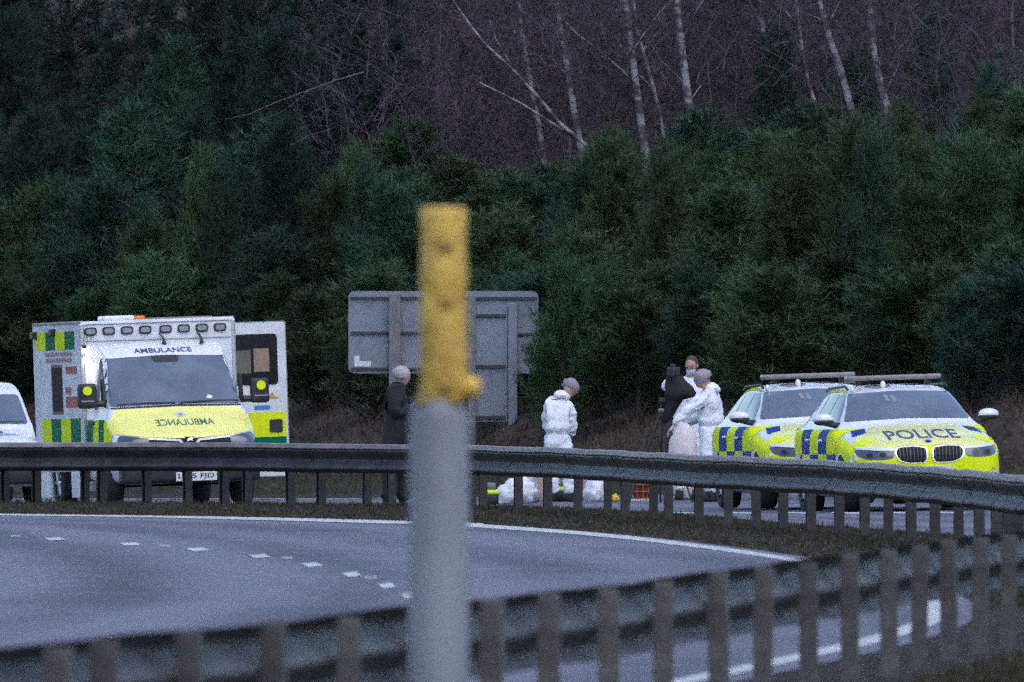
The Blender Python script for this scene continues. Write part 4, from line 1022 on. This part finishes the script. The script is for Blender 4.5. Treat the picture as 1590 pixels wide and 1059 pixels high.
# person bending to the left, holding a bag
pD = person(1098, 120.5, 'person in white coverall and hair net leaning forward, holding a big white sack',
       dict(pel=(.03, 0, .90), bel=(.05, 0, 1.07), che=(.05, 0, 1.28), nek=(.0, -.02, 1.45), shl=(.0, -.15, 1.36), ell=(-.25, -.24, 1.18), wrl=(-.43, -.26, .98), shr=(.08, .17, 1.36), elr=(-.10, .22, 1.10), wrr=(-.32, .10, .98), hil=(.02, -.10, .84), knl=(-.01, -.10, .46), anl=(.02, -.10, .10), hir=(.06, .10, .84), knr=(.07, .10, .46), anr=(.10, .10, .10)),
       (-.06, -.03, 1.56), (-.80, -.15, -.60), M_suit, 'coverall', 1.12, net=M_net, hood=(.07, -.01, 1.47), hands=[('wrl', (-.6, .1, -.7), (0, 0, -1), 1), ('wrr', (-.6, 0, -.7), (0, 0, -1), -1)], toes=(-.9, -.2, 0), seed=31, amp=.038, waist=.98, glove=mat('pale_glove', (.5, .42, .42), .6))

def sack(name, px, py, s, size, m, label, cat, seed, lean=0.0, group=None, top=.75, rough=.22):
    x, y = sp(px, s); g = tz(x, y) + .004
    mb = MB(); hx, hy, hz = size
    def fn(d, p):
        k = 1 + rough * noise.noise(Vector((d.x * 2.2 + seed, d.y * 2.2, d.z * 2.2))) + rough * .55 * noise.noise(Vector((d.x * 6 + seed, d.y * 6, d.z * 6)))
        q = Vector((p.x * k, p.y * k, p.z * k)); t = (d.z + 1) / 2
        q.x *= 1 - (1 - top) * t; q.x += lean * t; q.z = max(q.z, -hz * .72); return q
    mb.sph((0, 0, hz * .72), (hx, hy, hz), 30, 20, None, fn)
    o = mb.build(name, m, None, True); o.location = (x, y, g + py); tag(o, label, cat, group)
    return o
M_bag = mat('white_plastic_bag', (0.68, 0.68, 0.72), 0.4, var=0.08, vscale=6, bump=.4, bscale=18)
M_pink = mat('pinkish_bag', (0.55, 0.47, 0.47), 0.5, col2=(0.62, 0.58, 0.58), vscale=5, bump=.4, bscale=18)
# sack in the leaning person's hands
sk = sack('evidence_sack', 1059, .42, 121.5, (.20, .15, .36), M_pink, 'large pale sack held up by the leaning person', 'sack', 4, .02, None, .85, .12)
sack('white_bag', 796, 0, 118.5, (.30, .24, .20), M_bag, 'white plastic bag slumped wide, next to the marker post', 'bag', 1, .10)
sack('white_bag', 822, 0, 117.8, (.17, .2, .22), M_pink, 'pinkish white bag standing upright behind the slumped white bag', 'bag', 2, .0)
sack('white_bag', 921, 0, 118.5, (.17, .2, .20), M_bag, 'rounded white plastic bag beside the feet of the person with bowed head', 'bag', 3, .03)
sack('pink_bag', 912, 0, 116.5, (.10, .12, .30), mat('pink_cloth', (.55, .27, .33), .7, var=.2), 'pink cloth bundle poking out behind the rounded white bag', 'bundle', 6)
sack('white_bag', 1060, 0, 118.0, (.19, .2, .23), M_pink, 'crumpled white bag on the road below the held sack', 'bag', 5, .06)
sack('yellow_pouch', 955, 0, 118.5, (.06, .08, .06), mat('yellow_pouch', (.65, .42, .02), .5, var=.2), 'small yellow pouch lying on the road edge', 'pouch', 8)
sack('bundle', 838, .0, 117.0, (.10, .1, .26), mat('tan_cloth', (.42, .27, .2), .8, var=.25), 'tan and orange bundle of clothing heaped behind the slumped white bag', 'bundle', 12)
sack('packet', 356, 0, 117.5, (.13, .10, .05), mat('tan_packet', (.62, .50, .33), .6, var=.2), 'small tan packet lying on the road under the ambulance front', 'packet', 14)
# hi-vis kit bags
def kit_bag(px, s, w, label):
    x, y = sp(px, s); g = tz(x, y) + .004
    r = empty('kit_bag', (x, y, g)); tag(r, label, 'bag', None)
    mb = MB(); mb.box((0, 0, .09), (w, .3, .18), bev=.05); mb.build('bag_body', M_black, r, True)
    mb = MB(); mb.box((0, 0, .165), (w * 1.03, .31, .06), bev=.025); mb.build('reflective_band', M_hv, r, True)
    mb = MB(); mb.box((0, 0, .24), (w * .7, .24, .10), bev=.04); mb.build('bag_lid', mat('grey_cloth', (.16, .18, .17), .8, var=.3), r, True)
    return r
kit_bag(877, 117.4, .34, 'black kit bag with lime reflective band between the bowed person\'s feet')
kit_bag(760, 119, .24, 'black kit bag with lime reflective band beside the slumped white bag')
# orange basket
x, y = sp(996, 118.2); bk = empty('orange_basket', (x, y, tz(x, y) + .004)); tag(bk, 'orange mesh basket standing below the tripod', 'basket')
mbo = mat('orange_mesh', (.32, .07, .03), .6, var=.5, vscale=25)
for k in range(9):
    mb = MB(); a = 2 * math.pi * k / 9; mb.tube([(math.cos(a) * .10, math.sin(a) * .10, .02), (math.cos(a) * .13, math.sin(a) * .13, .30)], .012, 5); mb.build('stave', mbo, bk)
for z, r_ in ((.03, .102), (.12, .112), (.21, .121), (.30, .132)):
    mb = MB(); mb.tube([(math.cos(t) * r_, math.sin(t) * r_, z) for t in np.linspace(0, 2 * math.pi, 19)], .014, 5, False); mb.build('hoop', mbo, bk)
mb = MB(); mb.tube([(0, 0, .0), (0, 0, .28)], [.09, .118], 18); mb.build('lining', mat('dark_lining', (.10, .03, .02), .8, var=.4, vscale=20), bk)
mb = MB(); mb.box((0, 0, .01), (.34, .25, .02), bev=.006); mb.build('tray', M_plate, bk)
# tripod with covered camera
x, y = sp(1027, 120.2); gz0 = tz(x, y) + .004
tp = empty('tripod', (x, y, gz0)); tag(tp, 'black camera tripod with spread legs carrying the covered camera', 'tripod')
for (fx, fy) in ((-.42, -.12), (.40, -.10), (-.01, .42)):
    mb = MB(); mb.tube([(0, 0, 1.18), (fx * .55, fy * .55, .55), (fx, fy, 0.0)], [.018, .016, .011], 8); mb.tube([(fx, fy, 0.0), (fx, fy, .03)], .018, 8); mb.build('leg', M_black, tp)
mb = MB(); mb.tube([(0, 0, .80), (0, 0, 1.30)], .016, 8); mb.build('centre_column', M_black, tp)
mb = MB(); mb.sph((0, 0, 1.19), (.045, .045, .03), 12, 8); mb.sph((-.012, -.04, 1.20), (.018, .018, .018), 8, 6); mb.build('collar', M_grey, tp, True)
mb = MB(); mb.box((.01, 0, 1.33), (.09, .09, .06), bev=.01); mb.tube([(.05, 0, 1.32), (.15, -.05, 1.25)], .009, 6); mb.build('pan_head', M_black, tp)
cv = empty('covered_camera', (x, y, gz0 + 1.36)); tag(cv, 'camera under a black cloth cover hanging down on top of the tripod', 'camera')
secs = [(579, 1047, 4), (581, 1047, 11), (588, 1049, 15), (598, 1053, 21), (608, 1055, 23), (614, 1054, 21), (618, 1047, 13), (628, 1043, 11), (640, 1039, 9), (650, 1035, 6), (655, 1033, 2)]
NS = 20; vs = []; 
for k, (py, pxc, hw_) in enumerate(secs):
    for q in range(NS):
        a = 2 * math.pi * q / NS; fold = 1 + .12 * math.sin(5 * a + k * .5) + .10 * noise.noise(Vector((math.cos(a) * 2, math.sin(a) * 2, k * .6)))
        vs.append(Vector(((pxc - 1027) / 120.2 + math.cos(a) * hw_ / 120.2 * fold, math.sin(a) * (hw_ * .75 + 2) / 120.2 * fold, (778 - py) / 120.2 - 1.36)))
mb = MB(); mb.add(vs, [(k * NS + q, k * NS + (q + 1) % NS, (k + 1) * NS + (q + 1) % NS, (k + 1) * NS + q) for k in range(len(secs) - 1) for q in range(NS)] + [tuple(range(NS)), tuple((len(secs) - 1) * NS + q for q in range(NS))])
mb.build('cloth_cover', mat('black_cloth', (.012, .012, .014), .85, var=.3, bump=.4), cv, True)
mb = MB(); mb.box((.155, 0, .335), (.17, .14, .12), bev=.015); mb.box((.15, .0, .41), (.07, .10, .05), bev=.01); mb.tube([(.15, -.05, .33), (.13, -.22, .32)], [.045, .05], 14); mb.build('camera_body', M_black, cv)

# ------------------------------------------------------------------ vegetation
rng = np.random.default_rng(3)
def unit(v): return v / np.maximum(np.linalg.norm(v, axis=-1, keepdims=True), 1e-9)
def needles(P, D, k, l0, l1, w, spread, rng):
    """k slim triangles from each point P along D"""
    N = len(P); P = np.repeat(P, k, 0); D = np.repeat(D, k, 0)
    d = unit(D + rng.normal(0, spread, D.shape)); L = rng.uniform(l0, l1, (len(P), 1))
    side = unit(np.cross(d, rng.normal(0, 1, d.shape))) * w * rng.uniform(.7, 1.3, (len(P), 1))
    base = P + rng.normal(0, .012, P.shape)
    V = np.stack([base - side, base + side, base + d * L], 1).reshape(-1, 3)
    return V, np.arange(len(V)).reshape(-1, 3)
def tube_np(pts, rad, n=5):
    mb = MB(); mb.tube(pts, rad, n, False); return mb
def pine(seed, H, Rr, elev, dens, l0, l1, w, lower=.04, power=.7, nn=6):
    rg = np.random.default_rng(seed); rd = random.Random(seed)
    tr = MB(); tr.tube([(0, 0, -.3), (rd.uniform(-.05, .05), 0, H * .5), (rd.uniform(-.1, .1), 0, H)], [.035 * H * .4 + .02, .02 * H * .4 + .012, .006], 7)
    P = []; D = []
    z = lower * H
    while z < H * .985:
        t = z / H
        for b in range(rd.randint(5, 8)):
            a = rd.uniform(0, 2 * math.pi); L = (Rr * (1 - t) ** power + .18) * rd.uniform(.55, 1.18)
            el = elev + rd.uniform(-.25, .25) + t * .3
            n = max(3, int(L / .12)); p = np.array([0, 0, z]); dirv = np.array([math.cos(a) * math.cos(el), math.sin(a) * math.cos(el), math.sin(el)])
            pts = [p.copy()]
            for i in range(n):
                dirv = unit(dirv + np.array([0, 0, .05]) + rg.normal(0, .06, 3)); p = p + dirv * L / n; pts.append(p.copy())
                if i >= n * .18:
                    for q in range(dens):
                        sd = unit(dirv * .8 + rg.normal(0, .75, 3) + np.array([0, 0, .25])); sl = rd.uniform(.04, .26) * (1.1 - .5 * i / n)
                        P.append(p + sd * sl); D.append(unit(sd + dirv * .6 + np.array([0, 0, .35])))
            if L > .5: tr.tube([pts[0], pts[n // 2], pts[-1]], [.012 + .006 * L, .009, .003], 4, False)
        z += rd.uniform(.14, .26)
    V, F = needles(np.array(P), np.array(D), nn, l0, l1, w, .42, rg)
    tm = bpy.data.meshes.new('trunk'); tm.from_pydata(tr.v, [], tr.f)
    return tm, fast_mesh('crown', V, F)
M_needle = [mat('needles_a', (0.024, 0.056, 0.022), 0.6, col2=(0.055, 0.100, 0.040), vscale=1.1, objrand=.38, spec=.3, island=.7),
            mat('needles_b', (0.018, 0.046, 0.026), 0.6, col2=(0.036, 0.078, 0.044), vscale=1.1, objrand=.38, spec=.3, island=.7),
            mat('needles_c', (0.026, 0.050, 0.022), 0.6, col2=(0.060, 0.088, 0.038), vscale=1.0, objrand=.32, spec=.3, island=.7)]
M_needle.append(mat('needles_d', (0.010, 0.024, 0.017), 0.6, col2=(0.022, 0.046, 0.032), vscale=1.0, objrand=.3, spec=.25, island=.6))
M_bark = mat('dark_bark', (0.05, 0.038, 0.03), 0.9, var=.3, vscale=8)
PR = []
for i, (H, Rr, el, dn_, pw) in enumerate(((3.4, 1.25, .75, 5, .55), (4.2, 1.35, .65, 4, .6), (2.6, 1.2, .85, 5, .5), (6.5, 1.8, .25, 4, .75), (7.5, 2.0, .10, 4, .8))):
    PR.append(pine(40 + i, H, Rr, el, dn_ + 2, .08, .23, .0062, .0, pw, 7))
for tm, cm in PR:
    tm.materials.append(M_bark)
CROWN = {}
def crown_mesh(i, mi):
    k = (i, mi)
    if k not in CROWN:
        me = PR[i][1] if not any(a == i for a, b in CROWN) else PR[i][1].copy()
        me.materials.clear(); me.materials.append(M_needle[mi]); CROWN[k] = me
    return CROWN[k]
PH = (3.4, 4.2, 2.6, 6.5, 7.5); PW = (1.25, 1.35, 1.2, 1.8, 2.0)
def D_of(px, p): return (p / .957 + 90.07) / ((px - CX) / FPX + .303)
def tree(px, p, ytop, width, mi, label, group, protos):
    D = D_of(px, p); x = (px - CX) * D / FPX; z = tz(x, D) - .05; s = FPX / D
    H = max(1.6, CZ - (ytop - HY) / s - z)
    proto = min(protos, key=lambda q: abs(PH[q] - H))
    r = empty('pine_tree', (x, D, z)); r.rotation_euler = (R(random.uniform(-4, 4)), R(random.uniform(-4, 4)), random.uniform(0, 6.28)); kz = H / PH[proto]; kx = width / PW[proto]; r.scale = (kx, kx, kz)
    tag(r, label, 'tree', group)
    link(bpy.data.objects.new('trunk', PR[proto][0]), r)
    link(bpy.data.objects.new('crown', crown_mesh(proto, mi)), r)
    return r
random.seed(12)
PLACES = ((90, 'behind the white van'), (420, 'behind the ambulance'), (560, 'between ambulance and road sign'), (840, 'behind the road sign'), (960, 'behind the person with bowed head'), (1130, 'behind the tripod'), (1300, 'behind the half-hidden police car'))
def where(px):
    for lim, t in PLACES:
        if px < lim: return t
    return 'above the lettered police car'
top_lo = lambda px: np.interp(px, [0, 400, 600, 760, 850, 950, 1050, 1200, 1400, 1590], [330, 340, 400, 430, 390, 330, 330, 320, 330, 300])
top_mid = lambda px: np.interp(px, [0, 300, 500, 600, 700, 820, 900, 1000, 1100, 1200, 1300, 1400, 1480, 1590], [120, 150, 130, 250, 370, 360, 290, 240, 225, 220, 225, 190, 140, 170])
TONE = ('deep green', 'blue-green', 'olive green', 'blackish green')
spots = [(px + random.uniform(-24, 24), p + random.uniform(-.7, .7)) for p, st_ in ((6.4, 60), (7.5, 66), (8.9, 74), (10.6, 70), (12.2, 84)) for px in range(-100 + int(p * 13) % 40, 1710, st_)]
for i, (px, p) in enumerate(spots):
    t_ = min(1, max(0, (p - 7.2) / 4.6)); yt = top_lo(px) * (1 - t_) + top_mid(px) * t_ + random.uniform(-75, 65)
    if p < 7.1: yt = random.uniform(430, 520)
    w = random.choice((.75, .95, 1.1, 1.3, 1.5)) * random.uniform(.9, 1.1); mi = random.choice((0, 1, 1, 0, 2)) if px > 520 or p < 8.2 else random.choice((3, 3, 1))
    lab = ('broad ' if w > 1.2 else 'slim ' if w < .9 else '') + TONE[mi] + ' young pine ' + ('low on' if p < 9.8 else 'halfway up') + ' the bank ' + where(px)
    tree(px, p, yt, w, mi, lab, lab.replace('pine', 'pines', 1), (0, 1, 2) if p < 9.8 else (0, 1, 3))
for i, px in enumerate((-40, 40, 120, 200, 270, 345, 420, 490, 560)):
    tree(px, random.uniform(13, 17), random.uniform(-120, -20), random.uniform(1.5, 1.9), 3, 'tall dark spruce near the top of the slope ' + where(px), 'dark spruces near the top of the slope ' + where(px), (3, 4))
for px, yt in ((1195, 60), (1330, 90), (1445, 40), (1570, 90)):
    tree(px, 14.5, yt, .75, 1, 'narrow dark conifer among the birch trunks ' + where(px), 'narrow conifers among the birch trunks ' + where(px), (1, 3))

tree(862, 4.7, 440, .85, 0, 'small pine overlapping one end of the road sign', None, (0, 1, 2))
# bare birches with pale trunks and purple-brown twigs
M_birch = bpy.data.materials.new('birch_bark'); M_birch.use_nodes = True
n = M_birch.node_tree.nodes; l = M_birch.node_tree.links; b = n['Principled BSDF']; b.inputs['Roughness'].default_value = .8
tc = n.new('ShaderNodeTexCoord'); mpn = n.new('ShaderNodeMapping'); mpn.inputs['Scale'].default_value = (3, 3, 5.5); t = n.new('ShaderNodeTexNoise'); t.inputs['Scale'].default_value = 1.0; t.inputs['Detail'].default_value = 6
l.new(tc.outputs['Object'], mpn.inputs[0]); l.new(mpn.outputs[0], t.inputs[0]); r = n.new('ShaderNodeValToRGB'); r.color_ramp.elements[0].position = .44; r.color_ramp.elements[1].position = .58
r.color_ramp.elements[0].color = (.07, .055, .06, 1); r.color_ramp.elements[1].color = (.29, .27, .28, 1); l.new(t.outputs[0], r.inputs[0]); l.new(r.outputs[0], b.inputs['Base Color'])
M_twig = mat('purple_twigs', (0.036, 0.024, 0.034), 0.85, col2=(0.078, 0.052, 0.066), vscale=0.8, objrand=.35, island=.5)
def twig_brush(seed, n_main, H, W, rg=None):
    rg = np.random.default_rng(seed); V = []
    P = []; D = []; rr = []
    def ribbon(p, d, L, w, depth):
        n = 4; pts = [p]
        for i in range(n):
            d = unit(d + rg.normal(0, .13, 3)); p = p + d * L / n; pts.append(p)
        side = unit(np.cross(d, rg.normal(0, 1, 3)))
        for i in range(n):
            a, b = pts[i], pts[i + 1]; wa = w * (1 - i / (n + 1)); wb = w * (1 - (i + 1) / (n + 1))
            V.extend([a - side * wa, a + side * wa, b + side * wb, a - side * wa, b + side * wb, b - side * wb])
        if depth < 2:
            for q in range(5 if depth == 0 else 4):
                i = rg.integers(1, n + 1); ribbon(pts[i], unit(d + rg.normal(0, .6, 3)), L * rg.uniform(.35, .6), w * .6, depth + 1)
    for i in range(n_main):
        p = np.array([rg.uniform(-W, W), rg.uniform(-W, W), rg.uniform(0, H)]); ribbon(p, unit(np.array([rg.normal(0, .5), rg.normal(0, .5), 1.0])), rg.uniform(.6, 1.3), .009, 0)
    V = np.array(V); return fast_mesh('twigs', V, np.arange(len(V)).reshape(-1, 3))
TW = [twig_brush(60 + i, 100, 3.8, 1.2) for i in range(3)]
for t_ in TW: t_.materials.append(M_twig)
def at_D(px, py, D): s = FPX / D; return Vector(((px - CX) / s, D, CZ - (py - HY) / s))
birches = [([(800, -60), (812, 60), (828, 150), (842, 225)], 15.5, .040, 'slim grey birch trunk beside the fallen pale branch'),
           ([(852, -80), (870, 40), (885, 130), (896, 200), (906, 245)], 14, .055, 'mottled birch trunk behind the fallen pale branch'),
           ([(960, -80), (975, 30), (985, 110), (995, 185), (1003, 240)], 13.2, .060, 'pale birch trunk with a side branch reaching out'),
           ([(972, -80), (990, 50), (1008, 110), (1024, 172), (1034, 230)], 14.6, .028, 'thin birch stem right beside the trunk with the side branch'),
           ([(1047, -80), (1053, 20), (1062, 100), (1072, 180), (1080, 250)], 13, .065, 'brightest upright birch trunk above the tripod'),
           ([(1174, -80), (1181, 20), (1188, 70), (1196, 130), (1202, 200)], 15, .042, 'dull birch trunk ending in a dark conifer'),
           ([(1226, -80), (1237, 10), (1244, 70), (1255, 130), (1275, 190), (1290, 230)], 15.5, .040, 'reddish slender birch between two pale trunks'),
           ([(1252, -60), (1275, 10), (1290, 65), (1306, 110), (1322, 170), (1330, 240)], 14, .058, 'pale birch trunk leaning and broken by dark patches'),
           ([(1338, -80), (1350, 10), (1358, 80), (1367, 130), (1378, 170), (1384, 240)], 13.4, .060, 'curved pale birch trunk above the lettered police car')]
def birch(path, p, r0, label, bark=None, nbr=12, grp=None):
    D = D_of(path[-1][0], p)
    pts = [at_D(px, py, D + (i % 2) * .1) for i, (px, py) in enumerate(path)]
    foot = pts[-1]; fx = foot.x + .08; gz_ = tz(fx, D)
    o = Vector((fx, D, gz_ - .1))
    rt = empty('birch_tree', o); tag(rt, label, 'tree', grp)
    full = [Vector((fx, D, gz_ - .1))] + pts[::-1]
    # extend the stem up beyond the picture
    d = (full[-1] - full[-2]).normalized(); full += [full[-1] + d * 1.5, full[-1] + d * 3.2 + Vector((.15, 0, 0))]
    N = len(full); mb = MB(); mb.tube([p - o for p in full], [r0 * (1.15 - .8 * i / N) for i in range(N)], 9)
    mb.build('trunk', bark or M_birch, rt, True)
    rd = random.Random(int(path[0][0])); mb = MB()
    for k in range(nbr):
        i = rd.randint(2, N - 2); f = rd.random(); p = full[i].lerp(full[i + 1], f) - o
        a = rd.choice((-1, 1)); q = p + Vector((a * rd.uniform(.3, .9), rd.uniform(-.4, .4), rd.uniform(.4, 1.1))); mb = MB(); mb.tube([p, p.lerp(q, .5) + Vector((0, 0, .08 * a)), q], [.010 + .006 * (k % 3 == 0), .007, .003], 4, False); mb.build('branch', M_birch if k % 3 == 0 and bark is None else M_twig, rt)
    c = link(bpy.data.objects.new('crown', TW[int(path[0][0]) % 3]), rt); c.location = (pts[1] - o) + Vector((0, 0, -1.2)); c.rotation_euler = (0, 0, rd.uniform(0, 6))
    return rt
for a in birches: birch(*a)
M_sap = mat('sapling_bark', (.055, .045, .05), .9, col2=(.15, .13, .14), vscale=3)
random.seed(23)
for q, x0 in enumerate((600, 640, 685, 730, 770, 838, 925, 1018, 1105, 1140, 1212, 1310, 1405, 1430, 1480, 1530, 1575)):
    dx = random.uniform(-6, 22); birch([(x0 - dx, -80), (x0 - dx * .6 + random.uniform(-5, 5), 30), (x0 + random.uniform(-5, 5), 130), (x0 + dx * .4, 230)], random.uniform(15, 21), random.uniform(.014, .03), 'slender leafless grey sapling on the slope ' + ('beside the dark spruces' if x0 < 700 else 'between dark spruces and forked branch' if x0 < 800 else 'among the pale birch trunks' if x0 < 1390 else 'beyond the curved birch'), M_sap, 9, 'slender saplings ' + ('beside the dark spruces' if x0 < 700 else 'between dark spruces and forked branch' if x0 < 800 else 'among the pale birch trunks' if x0 < 1390 else 'beyond the curved birch'))
def pale_branch(name, paths, p, label, rads, m=None):
    D = D_of(paths[0][0][0], p)
    base = at_D(*paths[0][0], D); o = Vector((base.x, D, tz(base.x, D)))
    rt = empty(name, o); tag(rt, label, 'branch')
    for pth, r0 in zip(paths, rads):
        pts = [at_D(px, py, D - .05 * i) - o for i, (px, py) in enumerate(pth)]
        mb = MB(); mb.tube(pts, [r0 * (1 - .75 * i / len(pts)) for i in range(len(pts))], 6); mb.build('limb', m or M_birch, rt, True)
pale_branch('fallen_branch', [[(925, 250), (913, 228), (870, 192), (835, 150), (800, 112), (750, 65), (720, 25), (690, -20)], [(905, 222), (872, 200), (840, 180), (805, 158), (780, 146), (745, 128)], [(800, 112), (770, 60), (760, 30)]], 12.2, 'pale forked branch leaning diagonally across the bare birches', [.035, .026, .01])
pale_branch('bare_branch', [[(985, 130), (965, 108), (930, 78), (895, 52), (870, 25)]], 13.0, 'thin arched pale twig reaching left from a birch trunk', [.014])
pale_branch('dead_branch', [[(565, 112), (520, 125), (480, 140), (430, 158), (385, 178), (350, 185)], [(480, 140), (470, 150), (440, 172), (400, 190)], [(515, 200), (480, 210), (450, 226)], [(560, 20), (548, 45), (540, 70)]], 8.8, 'grey dead branch hanging out of the dark spruces', [.011, .007, .006, .005], mat('grey_twig', (.11, .10, .10), .9))
# bare bushes on the slope
random.seed(4)
bush_spots = [(px + random.uniform(-15, 15), p) for p in (12.6, 15.5, 16.6, 18.5, 21.5, 25.0) for px in range(570 + int(p * 7) % 30, 1650, 62) if p > 16 or px < 770 or (p < 13 and px > 1420)]
for i, (px, p) in enumerate(bush_spots):
    D = D_of(px, p); x = (px - CX) * D / FPX; rt = empty('bare_bush', (x, D, tz(x, D) - .4)); rt.rotation_euler = (0, 0, random.uniform(0, 6)); k = random.uniform(.9, 1.3); rt.scale = (k, k, k * .8)
    wh = ('right behind the pines ' if p < 14 else 'midway up the slope ' if p < 20 else 'near the top of the slope ') + ('between spruces and birches' if px < 780 else 'around the forked branch' if px < 1010 else 'around the brightest birch trunk' if px < 1160 else 'among the leaning birches' if px < 1400 else 'beyond the curved birch')
    tag(rt, 'leafless purple-brown bush ' + wh, 'bush', 'leafless bushes ' + wh)
    link(bpy.data.objects.new('twigs', TW[i % 3]), rt)

# grass and dead bracken (uncountable)
def blades(name, X, Y, hmin, hmax, w, m, label, cat, lean=.35, k=3):
    Z = terr(X, Y)[0]
    P = np.stack([X, Y, Z - .01], 1); D = np.tile(np.array([0, 0, 1.0]), (len(P), 1))
    V, F = needles(P, D, k, hmin, hmax, w, lean, rng)
    o = mesh_obj(name, fast_mesh(name, V, F), m); tag(o, label, cat, kind='stuff'); return o
M_grass = mat('verge_grass', (0.032, 0.042, 0.014), 0.8, col2=(0.075, 0.080, 0.030), vscale=1.0, spec=.2, island=.5)
M_dry = mat('dead_bracken', (0.036, 0.026, 0.020), 0.9, col2=(0.100, 0.072, 0.050), vscale=1.2, spec=.15, island=.6)
M_scrub = mat('rough_grass', (0.034, 0.028, 0.020), 0.9, col2=(0.062, 0.055, 0.032), vscale=1.3, spec=.15, island=.6)
N = 60000
X = rng.uniform(-11, 11, N); Y = rng.uniform(255, 350, N); p_ = pbank(X, Y); keep = (p_ > .45) & (p_ < 4.2) & (np.abs(X) < Y * .027)
blades('verge_grass', X[keep], Y[keep], .05, .14, .006, M_grass, 'green grass verge between far road and bank', 'grass')
N = 90000
X = rng.uniform(-11, 11, N); Y = rng.uniform(262, 372, N); p_ = pbank(X, Y); keep = (p_ > 2.6 + rng.normal(0, .6, N)) & (p_ < 12) & (np.abs(X) < Y * .027)
blades('dead_bracken', X[keep], Y[keep], .08, .32, .007, M_dry, 'brown dead bracken and leaf litter covering the bank', 'bracken', .8)
N = 30000
X = rng.uniform(-9, 6, N * 5); Y = rng.uniform(150, 285, N * 5)
m1 = np.abs(X) < Y * .027; X = X[m1]; Y = Y[m1]
q_ = poly_sd(X, Y, BARC); e_ = poly_sd(X, Y, EL[::3]); dens_ = np.where(np.abs(q_) < .9, 1.0, .55)
keep = (q_ < 1.05) & (e_ < -.32) & (rng.random(len(X)) < dens_); X = X[keep]; Y = Y[keep]
blades('median_grass', X, Y, .015, .065, .006, M_scrub, 'rough short grass along the foot of the median barrier', 'grass', .5)
N = 26000
u = rng.uniform(0, 1, N) * cumlen(NB)[-1]; D_ = cumlen(NB); NN = normals2(NB); o_ = -rng.uniform(.25, 6.0, N) ** 1.0
X = np.interp(u, D_, NB[:, 0]) + np.interp(u, D_, NN[:, 0]) * o_; Y = np.interp(u, D_, NB[:, 1]) + np.interp(u, D_, NN[:, 1]) * o_
keep = np.abs(X) < Y * .027
blades('near_grass', X[keep], Y[keep], .04, .12, .006, M_scrub, 'rough grass on the near verge in front of the barrier', 'grass', .5)
